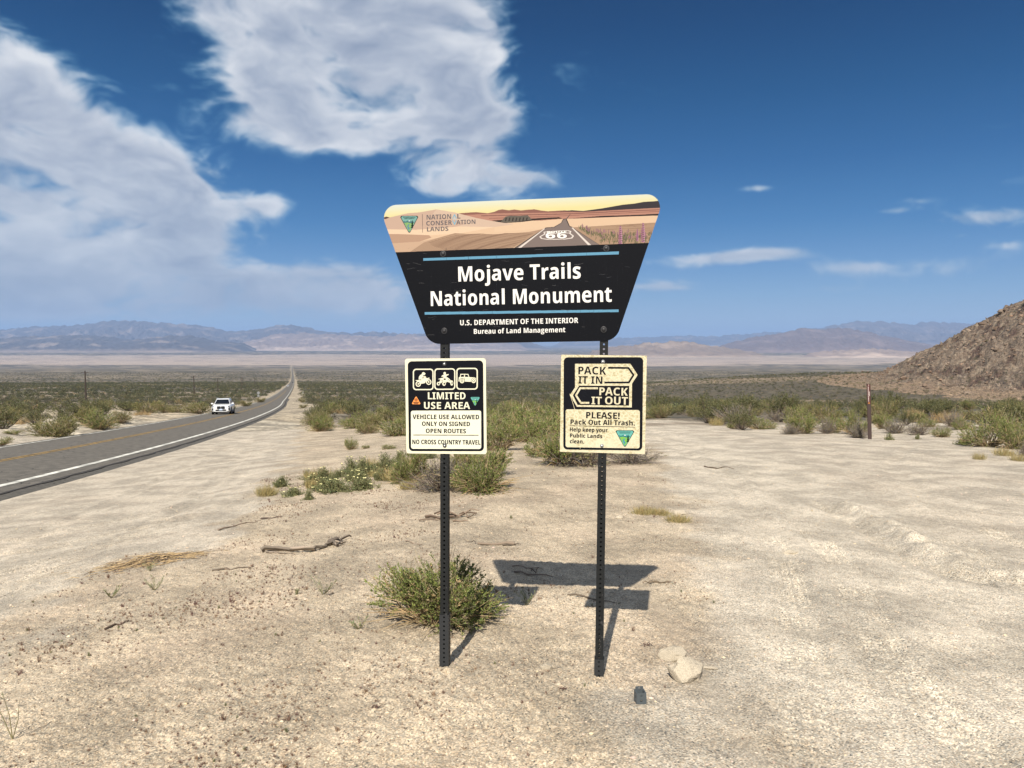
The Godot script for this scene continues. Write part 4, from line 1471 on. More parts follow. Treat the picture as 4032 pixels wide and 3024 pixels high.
func paint_pack() -> void:
	var cr := lin(0.50, 0.465, 0.335)
	var nv := srgb(14, 16, 22)
	cv.fill(cr)
	round_rect(150, 98, 1326, 1476, 62, nv, -0.008, 0.006)
	fill([318, 195, 1138, 200, 1245, 365, 1163, 492, 1160, 845, 345, 835, 240, 662, 318, 545], cr)
	stroke([810, 258, 1110, 262, 1184, 366, 1115, 476, 755, 475], 28, nv)
	fill([380, 520, 1122, 526, 1120, 818, 356, 808, 285, 664], nv)
	stroke([660, 560, 395, 558, 332, 664, 405, 776, 530, 776], 28, cr)
	round_rect(176, 872, 1278, 1440, 32, cr, -0.004, 0.010)
	stroke([243, 1118, 1205, 1136], 9, nv)
	# sun-crazed film: pale cracks round darkened flakes, as the photograph shows on the cream areas
	var f := FastNoiseLite.new()
	f.seed = 8
	f.noise_type = FastNoiseLite.TYPE_CELLULAR
	f.frequency = 0.024
	f.cellular_return_type = FastNoiseLite.RETURN_DISTANCE2_SUB
	f.domain_warp_enabled = true
	f.domain_warp_amplitude = 18.0
	f.domain_warp_frequency = 0.02
	var wear := noise(19, 0.005, 3)
	var st := noise(20, 0.05, 3)
	for y in cv.get_height():
		for x in cv.get_width():
			var c := cv.get_pixel(x, y)
			var e := f.get_noise_2d(x * 0.8, y)
			if c.r > 0.5:
				var amt := clampf(0.85 + wear.get_noise_2d(x, y) * 1.1 - (0.5 if y > 960 else 0.0), 0.0, 1.0)
				var k := smoothstep(-0.86, -0.62, e) * amt
				c = c.lerp(srgb(148, 139, 104), k * clampf(0.62 + st.get_noise_2d(x, y) * 0.6, 0.15, 0.9))
				if e < -0.9: c = c.lerp(srgb(218, 206, 166), 0.6)
			elif e < -0.94:
				c = c.lerp(srgb(74, 74, 78), 0.45)
			cv.set_pixel(x, y, c)
	# long scratch
	stroke([240, 640, 300, 830, 350, 990, 395, 1460], 5, srgb(214, 204, 172))
	ink = 0.7
	agency_triangle(920, 1182, 1198, 1428)
	ink = 1.0

# ---------------------------------------------------------------- other roadside things
func build_marker() -> void:
	var p := at_ground(10.9, 23.3, 0.05)
	var o := thing("trail_marker", "slim brown flexible trail marker post with red and white decal", "marker post", p, -0.25)
	var mb := MB.new()
	# shallow U section, 9.5 cm wide
	var w := 0.056
	var hgt := 1.74
	var prof := [Vector2(-w, -0.012), Vector2(-w * 0.7, 0.0), Vector2(w * 0.7, 0.0), Vector2(w, -0.012), Vector2(w, -0.016), Vector2(w * 0.7, -0.005), Vector2(-w * 0.7, -0.005), Vector2(-w, -0.016)]
	for i in 8:
		var a: Vector2 = prof[i]
		var b: Vector2 = prof[(i + 1) % 8]
		mb.quad(Vector3(a.x, 0, a.y), Vector3(a.x, hgt, a.y), Vector3(b.x, hgt, b.y), Vector3(b.x, 0, b.y))
	for i in range(1, 7):
		mb.tri(Vector3(prof[0].x, hgt, prof[0].y), Vector3(prof[i].x, hgt, prof[i].y), Vector3(prof[i + 1].x, hgt, prof[i + 1].y))
	var po := part("post", mb, mat(srgb(54, 40, 37), 0.7), o)
	po.rotation_degrees.z = 2.6
	# decal: red-brown with two columns of white lettering and an orange arrow
	cv = Image.create(64, 512, false, Image.FORMAT_RGB8)
	ink = 0.55
	cv.fill(srgb(72, 30, 25))
	ax = [0.0, 1.0, 0.0]; ay = [0.0, 0.0, -1.0]
	t_org = Vector2.ZERO; t_scale = Vector2.ONE
	fill([18, 8, 46, 8, 32, 40], srgb(222, 200, 190))
	rng.seed = 61
	for q in 9: fill([12, 60 + q * 26, 34, 60 + q * 26, 34, 60 + q * 26 + rng.randi_range(12, 22), 12, 60 + q * 26 + rng.randi_range(10, 22)], srgb(226, 214, 208))
	for q in 5: fill([38, 190 + q * 24, 58, 190 + q * 24, 58, 190 + q * 24 + rng.randi_range(10, 20), 38, 190 + q * 24 + rng.randi_range(10, 20)], srgb(226, 214, 208))
	for q in 7: fill([14, 300 + q * 22, 34, 300 + q * 22, 34, 300 + q * 22 + rng.randi_range(10, 18), 14, 300 + q * 22 + rng.randi_range(10, 18)], srgb(226, 214, 208))
	fill([32, 462, 60, 500, 40, 494, 32, 510, 24, 494, 4, 500], srgb(228, 160, 60))
	ink = 1.0
	var dm := mat(Color.WHITE, 0.6)
	dm.albedo_texture = tex(cv)
	var d := MB.new()
	var dw := w * 0.68
	d.quad(Vector3(-dw, 1.12, 0.001), Vector3(-dw, 1.72, 0.001), Vector3(dw, 1.72, 0.001), Vector3(dw, 1.12, 0.001))
	d.u = PackedVector2Array([Vector2(0, 1), Vector2(0, 0), Vector2(1, 0), Vector2(0, 1), Vector2(1, 0), Vector2(1, 1)])
	part("decal", d, dm, po)

func build_stub() -> void:
	var p := at_ground(0.641, 3.76, 0.018)
	var o := thing("post_stub", "short grey square tube stub with bolt holes sticking out of gravel", "post stub", p, 0.10)
	var a := perforated(0.050, 0.0762, INCH, 0.0062, 0.004)
	part("anchor_sleeve", a, M.stub, o)
	var b := MB.new() # the cut-off inner tube: its far wall stands a little proud
	b.box(Vector3(0, 0.066, -0.0185), Vector3(0.040, 0.052, 0.003))
	b.box(Vector3(-0.0187, 0.058, 0.0), Vector3(0.003, 0.034, 0.034))
	b.box(Vector3(0.0187, 0.058, 0.0), Vector3(0.003, 0.034, 0.034))
	part("inner_tube", b, M.stub, o)
	var h := MB.new()
	h.lathe([Vector2(0.0062, -0.001), Vector2(0.0055, 0.002), Vector2(0.0, 0.0022)], 12, Vector3(0, 0.083, -0.0168))
	part("rivet", h, M.steel, o)

func build_poles() -> void:
	var g := "utility poles along the road"
	var L := [[-114.8, 206.7, 8.4], [-132.5, 320.0, 8.9], [-161.5, 421.8, 8.2], [-176.3, 500.0, 8.6], [-232.6, 663.6, 8.4], [-268.0, 800.0, 8.6]]
	var first: Node3D
	for i in L.size():
		var p := at_ground(L[i][0], L[i][1], 0.2)
		var o: Node3D
		var lab: String = ["wooden utility pole farthest from the road among the scrub", "wooden utility pole in the scrub behind the white car", "thin wooden utility pole in a row receding across the plain", "thin wooden utility pole in a row receding across the plain", "thin wooden utility pole in a row receding across the plain", "thin wooden utility pole in a row receding across the plain"][i]
		if i == 0:
			o = thing("utility_pole", lab, "utility pole", p, 0.28, g)
			var mb := MB.new()
			mb.tube([Vector3.ZERO, Vector3(0.02, 4.2, 0), Vector3(0, 8.6, 0)], [0.20, 0.18, 0.15], 10)
			part("pole", mb, M.wood_pole, o)
			var c := MB.new()
			c.box(Vector3(0, 8.15, 0.13), Vector3(1.9, 0.12, 0.09))
			part("crossarm", c, M.wood_pole, o)
			for x in [-0.85, -0.35, 0.85]:
				var q := MB.new()
				q.lathe([Vector2(0.02, 0.0), Vector2(0.05, 0.05), Vector2(0.035, 0.12), Vector2(0.05, 0.15), Vector2(0.0, 0.19)], 8, Vector3(x, 8.21, 0.13), Basis(Vector3.RIGHT, -PI / 2))
				part("insulator", q, M.steel, o)
			first = o
		else:
			o = first.duplicate()
			o.name = numbered("utility_pole")
			add_child(o)
			o.position = p
			o.set_meta("label", lab)
		o.scale = Vector3(1, L[i][2] / 8.6, 1)
		if i > 0: o.scale.x = 1.0

func build_road_signs() -> void:
	var p := at_ground(-79.25, 239.9, 0.1)
	var o := thing("warning_sign", "grey diamond warning sign with square plate below seen from behind", "sign", p, 0.28)
	var po := MB.new()
	po.box(Vector3(0, 1.35, -0.05), Vector3(0.09, 2.7, 0.06))
	part("post", po, M.wood_pole, o)
	var s := 0.46
	part("diamond_plate", (func() -> MB:
		var m := MB.new()
		m.box(Vector3(0, 2.25, 0), Vector3(0.80, 0.80, 0.004), Basis(Vector3.BACK, PI / 4))
		return m).call(), M.alu, o)
	part("advisory_plate", (func() -> MB:
		var m := MB.new()
		m.box(Vector3(0, 1.32, 0), Vector3(s * 1.35, s * 1.35, 0.004))
		return m).call(), M.alu, o)
	var q := thing("delineator", "thin white delineator post on the sandy shoulder of the far road", "delineator", at_ground(-100.0, 367.3, 0.1), 0.28)
	var d := MB.new()
	d.tube([Vector3.ZERO, Vector3(0, 1.3, 0), Vector3(0, 1.36, 0)], [0.06, 0.06, 0.03], 8)
	part("post", d, mat(srgb(226, 226, 222), 0.6), q)
	var bnd := MB.new()
	bnd.tube([Vector3(0, 1.1, 0), Vector3(0, 1.22, 0)], [0.063, 0.063], 8)
	part("reflector_band", bnd, M.alu, q)

# ---------------------------------------------------------------- cars
func loft(mb: MB, st: Array) -> void: # stations: [z, [half width, y] ... from sill to top]; closed across the top and ends
	for i in st.size() - 1:
		var A: Array = st[i]
		var B: Array = st[i + 1]
		for k in range(1, A.size() - 1):
			for s in [1.0, -1.0]:
				var a := Vector3(A[k][0] * s, A[k][1], A[0])
				var b := Vector3(A[k + 1][0] * s, A[k + 1][1], A[0])
				var c := Vector3(B[k + 1][0] * s, B[k + 1][1], B[0])
				var d := Vector3(B[k][0] * s, B[k][1], B[0])
				if s > 0: mb.quad(a, b, c, d)
				else: mb.quad(a, d, c, b)
		var l := A.size() - 1
		mb.quad(Vector3(-A[l][0], A[l][1], A[0]), Vector3(-B[l][0], B[l][1], B[0]), Vector3(B[l][0], B[l][1], B[0]), Vector3(A[l][0], A[l][1], A[0]))
	for e in [0, st.size() - 1]:
		var A: Array = st[e]
		for k in range(1, A.size() - 1):
			var a := Vector3(-A[k][0], A[k][1], A[0])
			var b := Vector3(-A[k + 1][0], A[k + 1][1], A[0])
			var c := Vector3(A[k + 1][0], A[k + 1][1], A[0])
			var d := Vector3(A[k][0], A[k][1], A[0])
			if e == 0: mb.quad(d, c, b, a)
			else: mb.quad(a, b, c, d)

# front of the car at +z
func build_car(called: String, label: String, at: Vector3, turn: float, paint: Color, group := "") -> Node3D:
	var o := thing(called, label, "car", at, turn, group)
	var pm := mat(paint, 0.25)
	pm.clearcoat_enabled = true
	pm.clearcoat = 0.6
	pm.clearcoat_roughness = 0.08
	var blk := mat(srgb(18, 18, 20), 0.55)
	var b := MB.new()
	loft(b, [
		[-2.22, [0.62, 0.42], [0.74, 0.55], [0.76, 0.85], [0.66, 1.02], [0.60, 1.04]],
		[-2.10, [0.80, 0.28], [0.88, 0.5], [0.89, 0.88], [0.80, 1.06], [0.70, 1.08]],
		[-1.2, [0.84, 0.24], [0.91, 0.48], [0.91, 0.86], [0.85, 1.03], [0.74, 1.06]],
		[0.0, [0.84, 0.24], [0.90, 0.48], [0.905, 0.84], [0.85, 1.0], [0.74, 1.04]],
		[0.95, [0.84, 0.24], [0.905, 0.48], [0.905, 0.82], [0.84, 0.98], [0.70, 1.03]],
		[1.55, [0.84, 0.26], [0.91, 0.48], [0.90, 0.80], [0.80, 0.93], [0.60, 0.99]],
		[1.98, [0.80, 0.26], [0.89, 0.45], [0.87, 0.72], [0.76, 0.86], [0.52, 0.91]],
		[2.17, [0.70, 0.28], [0.80, 0.42], [0.78, 0.64], [0.68, 0.78], [0.42, 0.82]],
		[2.23, [0.55, 0.32], [0.62, 0.42], [0.62, 0.60], [0.54, 0.72], [0.34, 0.75]],
	])
	part("body", b, pm, o)
	var cab := MB.new()
	loft(cab, [
		[-2.0, [0.72, 1.02], [0.70, 1.06], [0.66, 1.10]],
		[-1.75, [0.76, 1.03], [0.66, 1.36], [0.56, 1.50]],
		[-1.2, [0.78, 1.03], [0.68, 1.40], [0.58, 1.575]],
		[-0.4, [0.78, 1.02], [0.69, 1.42], [0.60, 1.60]],
		[0.25, [0.78, 1.0], [0.68, 1.40], [0.58, 1.56]],
		[0.42, [0.78, 1.0], [0.67, 1.36], [0.57, 1.50]],
		[1.12, [0.78, 0.98], [0.76, 1.0], [0.70, 1.015]],
	])
	part("cabin", cab, pm, o)
	var ws := MB.new()
	ws.quad(Vector3(-0.70, 1.03, 1.10), Vector3(-0.54, 1.475, 0.475), Vector3(0.54, 1.475, 0.475), Vector3(0.70, 1.03, 1.10))
	part("windscreen", ws, M.glass, o).position = Vector3(0, 0.012, 0.012)
	var rw := MB.new()
	rw.quad(Vector3(0.60, 1.12, -1.99), Vector3(0.52, 1.46, -1.80), Vector3(-0.52, 1.46, -1.80), Vector3(-0.60, 1.12, -1.99))
	part("rear_window", rw, M.glass, o).position = Vector3(0, 0.01, -0.02)
	for s in [1.0, -1.0]:
		var sw := MB.new()
		var q := [Vector3(0.785 * s, 1.05, 0.78), Vector3(0.69 * s, 1.40, 0.26), Vector3(0.70 * s, 1.41, -0.4), Vector3(0.69 * s, 1.39, -1.2), Vector3(0.70 * s, 1.30, -1.65), Vector3(0.785 * s, 1.07, -1.55)]
		for k in range(1, 5):
			if s > 0: sw.tri(q[0], q[k + 1], q[k])
			else: sw.tri(q[0], q[k], q[k + 1])
		part("side_window", sw, M.glass, o).position = Vector3(0.008 * s, 0, 0)
		var hl := MB.new()
		hl.box(Vector3(0.61 * s, 0.735, 2.075), Vector3(0.36, 0.16, 0.12), Basis(Vector3.UP, -0.38 * s) * Basis(Vector3.BACK, 0.14 * s))
		var lamp := part("headlight", hl, mat(srgb(52, 60, 64), 0.1), o)
		for x in [0.53, 0.66]:
			var le := MB.new()
			le.lathe([Vector2(0.05, 0.0), Vector2(0.045, 0.012), Vector2(0.0, 0.018)], 12, Vector3(x * s, 0.715, 2.150 - (x - 0.5) * 0.42))
			part("lens", le, mat(srgb(225, 235, 235), 0.1), lamp)
		var gr := MB.new()
		gr.box(Vector3(0.19 * s, 0.69, 2.235), Vector3(0.35, 0.22, 0.05))
		gr.box(Vector3(0.19 * s, 0.69, 2.255), Vector3(0.29, 0.27, 0.03))
		part("grille", gr, mat(srgb(34, 36, 40), 0.3, 0.3), o)
		var iv := MB.new()
		iv.box(Vector3(0.66 * s, 0.50, 2.13), Vector3(0.34, 0.22, 0.10), Basis(Vector3.UP, -0.5 * s) * Basis(Vector3.BACK, 0.35 * s))
		part("air_inlet", iv, blk, o)
		var mi := MB.new()
		mi.box(Vector3(0.99 * s, 1.085, 0.74), Vector3(0.20, 0.13, 0.10), Basis(Vector3.UP, -0.25 * s))
		mi.box(Vector3(0.86 * s, 1.035, 0.76), Vector3(0.14, 0.035, 0.05))
		part("mirror", mi, pm, o)
		var rl := MB.new()
		rl.tube([Vector3(0.60 * s, 1.50, 0.2), Vector3(0.62 * s, 1.635, 0.0), Vector3(0.62 * s, 1.65, -0.8), Vector3(0.60 * s, 1.60, -1.5), Vector3(0.60 * s, 1.52, -1.62)], [0.018, 0.018, 0.018, 0.018, 0.018], 6)
		part("roof_rail", rl, mat(srgb(190, 192, 194), 0.3, 0.6), o)
		var sk := MB.new()
		sk.box(Vector3(0.895 * s, 0.30, 0.0), Vector3(0.06, 0.14, 3.5))
		part("sill", sk, blk, o)
		for z in [1.36, -1.34]:
			var ar := MB.new()
			ar.lathe([Vector2(0.0, 0.0), Vector2(0.40, 0.0), Vector2(0.40, 0.03), Vector2(0.35, 0.035)], 24, Vector3(0.885 * s, 0.36, z), Basis(Vector3.UP, PI / 2 * s))
			part("wheel_arch", ar, blk, o)
			var wh := MB.new()
			wh.lathe([Vector2(0.20, -0.22), Vector2(0.31, -0.22), Vector2(0.338, -0.18), Vector2(0.338, -0.04), Vector2(0.31, 0.0), Vector2(0.23, 0.005)], 24, Vector3(0.935 * s, 0.335, z), Basis(Vector3.UP, PI / 2 * s))
			var wp := part("wheel", wh, mat(srgb(22, 22, 23), 0.85), o)
			var ri := MB.new()
			ri.lathe([Vector2(0.235, 0.0), Vector2(0.21, -0.03), Vector2(0.06, -0.01), Vector2(0.0, -0.005)], 20, Vector3(0.937 * s, 0.335, z), Basis(Vector3.UP, PI / 2 * s))
			part("rim", ri, mat(srgb(140, 143, 146), 0.35, 0.7), wp)
	var lo := MB.new()
	lo.box(Vector3(0, 0.42, 2.205), Vector3(1.0, 0.15, 0.08))
	part("lower_grille", lo, blk, o)
	var skid := MB.new()
	skid.box(Vector3(0, 0.315, 2.225), Vector3(1.1, 0.05, 0.06))
	skid.box(Vector3(0.63, 0.35, 2.17), Vector3(0.26, 0.05, 0.06), Basis(Vector3.BACK, 0.5) * Basis(Vector3.UP, -0.4))
	skid.box(Vector3(-0.63, 0.35, 2.17), Vector3(0.26, 0.05, 0.06), Basis(Vector3.BACK, -0.5) * Basis(Vector3.UP, 0.4))
	part("skid_plate", skid, mat(srgb(205, 208, 210), 0.4), o)
	var lp := MB.new()
	lp.box(Vector3(0, 0.50, 2.262), Vector3(0.31, 0.155, 0.012))
	part("licence_plate", lp, mat(srgb(170, 184, 205), 0.5), o)
	var un := MB.new()
	un.box(Vector3(0, 0.24, 0.0), Vector3(1.5, 0.12, 4.0))
	part("underbody", un, blk, o)
	return o

func build_cars() -> void:
	var d := 77.8
	var x := -29.28
	var sl := (look(tab_road, d + 1) - look(tab_road, d - 1)) / 2.0
	var p := Vector3(x, base_y(x, d) + 0.02, -d)
	var turn := atan2(-sl, 1.0) # nose towards the camera: +z turned along the road
	var c := build_car("car", "white sport utility vehicle driving towards the signs", p, turn, srgb(205, 207, 208))
	# grade of the road
	var pitch := (base_y(look(tab_road, d + 2), d + 2) - base_y(look(tab_road, d - 2), d - 2)) / 4.0
	c.rotation = Vector3(-pitch * -1.0, turn, 0)
	for q in [[681.6, -1.5, "tiny pale car far down the road in the oncoming lane", srgb(200, 202, 204)], [1150.0, 1.5, "tiny dark car far down the road driving away", srgb(40, 40, 44)]]:
		d = q[0]
		x = look(tab_road, d) + q[1]
		var lift := clampf((d - 150.0) * 0.0007, 0.0, 1.6)
		build_car("car", q[2], Vector3(x, base_y(x, d) + 0.02 + lift, -d), atan2(0.2859, 1.0), q[3])

# ---------------------------------------------------------------- stones and dead wood
func build_stones() -> void:
	var c := Color(0.67, 0.585, 0.45)
	var L := [
		["rock", "largest pale speckled granite rock beside the pack out signpost", 0.965, 4.13, Vector3(0.125, 0.075, 0.080), 0.35, 4],
		["rock", "smaller pale granite rock touching the largest rock", 0.945, 4.40, Vector3(0.088, 0.05, 0.058), -0.2, 6],
		["rock", "flat whitish stone lying alone on the dirt track", 2.66, 7.27, Vector3(0.11, 0.03, 0.06), 0.1, 12],
		["rock", "fist sized pale stone between the two signposts", 0.20, 4.23, Vector3(0.035, 0.022, 0.028), 0.5, 15],
		["rock", "thin tan stone flake half buried beside the largest rock", 1.115, 4.27, Vector3(0.045, 0.012, 0.024), -0.5, 16],
		["rock", "pale round stone on the sand beyond the pack out sign", 2.08, 9.48, Vector3(0.08, 0.04, 0.06), 0.0, 18],
		["rock", "small pale stone near the low plants beyond the signs", 1.30, 9.2, Vector3(0.06, 0.025, 0.04), 0.8, 22],
		["rock", "pale boulder on the sandy bank beyond the road", -30.6, 60.5, Vector3(0.28, 0.22, 0.22), 0.3, 24],
	]
	for q in L:
		var s: Vector3 = q[4]
		var o := MeshInstance3D.new()
		o.name = numbered(q[0])
		o.mesh = rock_mesh(q[6], 3, 0.45, c, 1.0, M.granite)
		add_child(o)
		o.position = at_ground(q[2], q[3]) + Vector3(0, s.y * 0.42, 0)
		o.scale = s
		o.rotation.y = q[5]
		tag(o, q[1], "rock")
	# the many small stones on the sand
	rng.seed = 91
	var mm := MultiMesh.new()
	mm.transform_format = MultiMesh.TRANSFORM_3D
	mm.use_colors = true
	mm.mesh = rock_mesh(31, 1, 0.4, Color(0.42, 0.36, 0.28), 0.8, M.scrub)
	var tr := []
	for k in 13000:
		var r := 2.0 + 14.0 * pow(rng.randf(), 1.6)
		var a := rng.randf_range(-0.72, 0.72)
		var x := r * sin(a)
		var d := r * cos(a)
		if road_rel(x, d) < 4.3: continue
		var s := 0.0022 + 0.0035 * pow(rng.randf(), 4.0) + (0.006 if rng.randf() < 0.012 else 0.0)
		s *= 1.0 + 0.06 * r
		var v := rng.randf_range(0.75, 1.45)
		tr.append([Transform3D(Basis.from_euler(Vector3(0, rng.randf() * TAU, 0)).scaled(Vector3(s * rng.randf_range(0.9, 1.5), s * 0.8, s)), Vector3(x, gnd(x, d) + s * 0.2, -d)), Color(v, v * rng.randf_range(0.9, 1.0), v * rng.randf_range(0.8, 1.0))])
	mm.instance_count = tr.size()
	for k in tr.size():
		mm.set_instance_transform(k, tr[k][0])
		mm.set_instance_color(k, tr[k][1])
	var o := MultiMeshInstance3D.new()
	o.multimesh = mm
	o.name = "gravel"
	add_child(o)
	tag(o, "coarse pale gravel scattered over the sand", "gravel", "", "stuff")

func stick_path(x0: float, d0: float, x1: float, d1: float, lift: float, wob: float, k := 7) -> Array:
	var out := []
	for i in k:
		var t := float(i) / (k - 1)
		var x := lerpf(x0, x1, t)
		var d := lerpf(d0, d1, t)
		x += rng.randf_range(-wob, wob); d += rng.randf_range(-wob, wob)
		out.append(Vector3(x, gnd(x, d) + lift * (1.0 + 0.6 * sin(t * 9.0)), -d))
	return out

func dead_wood(called: String, label: String, cat: String, group: String, runs: Array, col: Color) -> void:
	# runs: [x0, d0, x1, d1, radius0, radius1, lift]
	var c := Vector3(runs[0][0], gnd(runs[0][0], runs[0][1]), -runs[0][1])
	var o := thing(called, label, cat, c, 0.0, group)
	var i := 0
	for r in runs:
		var p := stick_path(r[0], r[1], r[2], r[3], r[6], r[4] * 1.3)
		var rad := []
		for k in p.size():
			p[k] -= c
			rad.append(lerpf(r[4], r[5], float(k) / (p.size() - 1)) * rng.randf_range(0.85, 1.15))
		var mb := MB.new()
		var big: bool = r[4] > 0.013
		for strand in (6 if big else 1):
			var pp := []
			var rr := []
			var an := rng.randf() * TAU
			for k in p.size():
				an += rng.randf_range(-0.25, 0.25)
				var off: Vector3 = Vector3(cos(an) * 0.3, sin(an) * 0.8, sin(an) * 0.6) * rad[k] * 0.62 if big else Vector3.ZERO
				pp.append(p[k] + off)
				rr.append(rad[k] * (rng.randf_range(0.4, 0.72) if big else 1.0))
			if big and strand > 2: # splinters stop short
				var a := rng.randi_range(0, 2)
				pp = pp.slice(a, a + 5); rr = rr.slice(a, a + 5)
				rr[0] *= 0.3; rr[rr.size() - 1] *= 0.2
			var v := rng.randf_range(0.45, 1.25)
			mb.tube(pp, rr, 5, Color(col.r * v, col.g * v, col.b * v))
		part("trunk" if i == 0 else "branch", mb, M.stem, o)
		i += 1

func build_wood() -> void:
	rng.seed = 404
	var grey := Color(0.20, 0.155, 0.115)
	dead_wood("driftwood_log", "long weathered grey log with gnarled root end on the sand", "log", "", [
		[-2.62, 7.86, -2.02, 7.72, 0.036, 0.026, 0.03], [-2.02, 7.72, -1.88, 8.02, 0.024, 0.016, 0.02], [-2.50, 7.74, -2.20, 7.66, 0.014, 0.006, 0.008], [-1.90, 8.02, -1.78, 8.22, 0.034, 0.010, 0.03], [-1.90, 8.0, -1.72, 7.96, 0.022, 0.006, 0.02], [-1.88, 8.05, -1.98, 8.28, 0.020, 0.006, 0.03], [-1.86, 7.98, -1.80, 7.86, 0.026, 0.012, 0.02]], Color(0.25, 0.205, 0.16))
	dead_wood("brush_pile", "heap of dark broken branches lying behind the limited use signpost", "brush pile", "", [
		[-1.04, 9.22, -0.66, 9.08, 0.022, 0.016, 0.03], [-0.95, 9.30, -0.44, 9.20, 0.014, 0.008, 0.04], [-0.78, 9.12, -0.50, 9.30, 0.012, 0.006, 0.05], [-1.12, 9.04, -0.62, 9.18, 0.010, 0.005, 0.015], [-0.62, 9.26, -0.42, 9.10, 0.016, 0.007, 0.04], [-0.90, 9.16, -0.40, 9.26, 0.011, 0.006, 0.06], [-0.70, 9.0, -0.52, 8.92, 0.012, 0.005, 0.012]], Color(0.17, 0.125, 0.09))
	dead_wood("stick", "pale split stick with dark end lying above the sign shadow", "stick", "sticks on the sand", [[-0.34, 7.60, 0.02, 7.62, 0.012, 0.016, 0.012], [-0.10, 7.58, 0.10, 7.64, 0.010, 0.004, 0.012], [-0.36, 7.62, -0.50, 7.80, 0.005, 0.002, 0.02]], grey)
	dead_wood("stick", "thin straight dry stick beside the straw heap", "stick", "sticks on the sand", [[-2.80, 7.09, -2.42, 7.06, 0.010, 0.005, 0.008], [-2.68, 7.06, -2.6, 7.02, 0.005, 0.002, 0.008]], grey)
	dead_wood("stick", "forked stick lying at the edge of the sandy shoulder", "stick", "sticks on the sand", [[-3.58, 9.30, -3.40, 9.72, 0.012, 0.006, 0.012], [-3.48, 9.56, -3.56, 9.66, 0.006, 0.003, 0.012], [-3.42, 9.66, -3.22, 9.78, 0.006, 0.003, 0.01]], grey)
	dead_wood("stick", "small broken twigs just right of the sign shadow", "stick", "sticks on the sand", [[1.10, 6.14, 1.30, 6.18, 0.009, 0.004, 0.010], [1.14, 6.18, 1.26, 6.10, 0.006, 0.003, 0.014], [1.06, 6.12, 1.16, 6.22, 0.005, 0.003, 0.014]], Color(0.28, 0.215, 0.15))
	dead_wood("stick", "twisted dark twig lying inside the shadow of the large sign", "stick", "sticks on the sand", [[0.02, 6.5, 0.34, 6.32, 0.009, 0.004, 0.012], [0.16, 6.42, 0.24, 6.56, 0.006, 0.003, 0.03], [0.0, 6.7, 0.26, 6.62, 0.006, 0.003, 0.012]], grey)
	dead_wood("stick", "thin twig crossing the shadow of the pack out sign", "stick", "sticks on the sand", [[0.42, 5.72, 0.76, 5.52, 0.007, 0.003, 0.008]], grey)
	dead_wood("stick", "thin dark stick lying across the dirt track", "stick", "sticks on the sand", [[3.72, 14.8, 4.2, 14.5, 0.018, 0.006, 0.012]], grey)
	dead_wood("stick", "short dark stick among the reddish sprouts", "stick", "sticks on the sand", [[-2.86, 5.32, -2.76, 5.47, 0.008, 0.004, 0.006]], Color(0.12, 0.08, 0.06))
	dead_wood("stick", "slender stick between the log and the leafy bush", "stick", "sticks on the sand", [[-1.10, 7.90, -0.90, 7.66, 0.008, 0.003, 0.008]], grey)
	dead_wood("stick", "dark pointed stick near the sandy shoulder beyond the log", "stick", "sticks on the sand", [[-3.30, 10.0, -3.02, 10.02, 0.012, 0.005, 0.01]], Color(0.09, 0.07, 0.055))
	# straw heap
	var c := at_ground(-3.66, 7.72)
	var o := thing("straw_heap", "flattened heap of golden dry straw on the sand", "straw", c)
	var mb := MB.new()
	for k in 420:
		var a := rng.randfn(0.0, 0.5) + (PI if rng.randf() < 0.5 else 0.0) + 0.35
		var rx := rng.randfn(0.0, 0.20)
		var rd := rng.randfn(0.0, 0.11) + rx * 0.45
		var l := rng.randf_range(0.06, 0.22)
		var x0 := -3.66 + rx
		var d0 := 7.72 + rd
		var x1 := x0 + cos(a) * l
		var d1 := d0 + sin(a) * l
		var hh := 0.07 * exp(-(rx * rx / 0.08 + rd * rd / 0.03)) * rng.randf()
		var v := rng.randf_range(0.55, 1.15)
		var col := Color(0.44 * v, 0.32 * v, 0.17 * v)
		if rng.randf() < 0.3: col = Color(0.17 * v, 0.125 * v, 0.085 * v)
		var rr := rng.randf_range(0.0015, 0.004)
		mb.tube([Vector3(x0, gnd(x0, d0) + 0.004 + hh, -d0) - c, Vector3((x0 + x1) / 2, gnd(x0, d0) + 0.012 + hh, -(d0 + d1) / 2) - c, Vector3(x1, gnd(x1, d1) + 0.004 + hh * 0.7, -d1) - c], [rr, rr, rr * 0.5], 3, col, false)
	part("straw", mb, M.stem, o)
	# bits of dark seed head and debris
	for q in [[0.27, 3.95, 0.022, "dark dried seed cluster lying in front of the posts"], [0.83, 4.61, 0.028, "dark dried seed cluster lying behind the two rocks"], [-0.68, 3.74, 0.020, "dark green crumb of dried plant in the open foreground gravel"]]:
		var p := at_ground(q[0], q[1])
		var t := thing("plant_debris", q[3], "debris", p, 0.0, "dried plant crumbs")
		var db := MB.new()
		for k in 40:
			var e := Vector3(rng.randfn(0, q[2] * 0.6), absf(rng.randfn(0, q[2] * 0.25)) + 0.002, rng.randfn(0, q[2] * 0.35))
			var f := e + Vector3(rng.randf_range(-1, 1), rng.randf_range(-0.3, 0.6), rng.randf_range(-1, 1)) * 0.008
			db.tube([e, f], [0.0025, 0.001], 3, Color(0.09, 0.05, 0.04) * rng.randf_range(0.6, 1.5), false)
		part("stalks", db, M.stem, t)

# ---------------------------------------------------------------- plants
# Each plant is one unit wide and about as tall as its kind; stems leave the root and carry leaves along their outer part.
var protos := {}

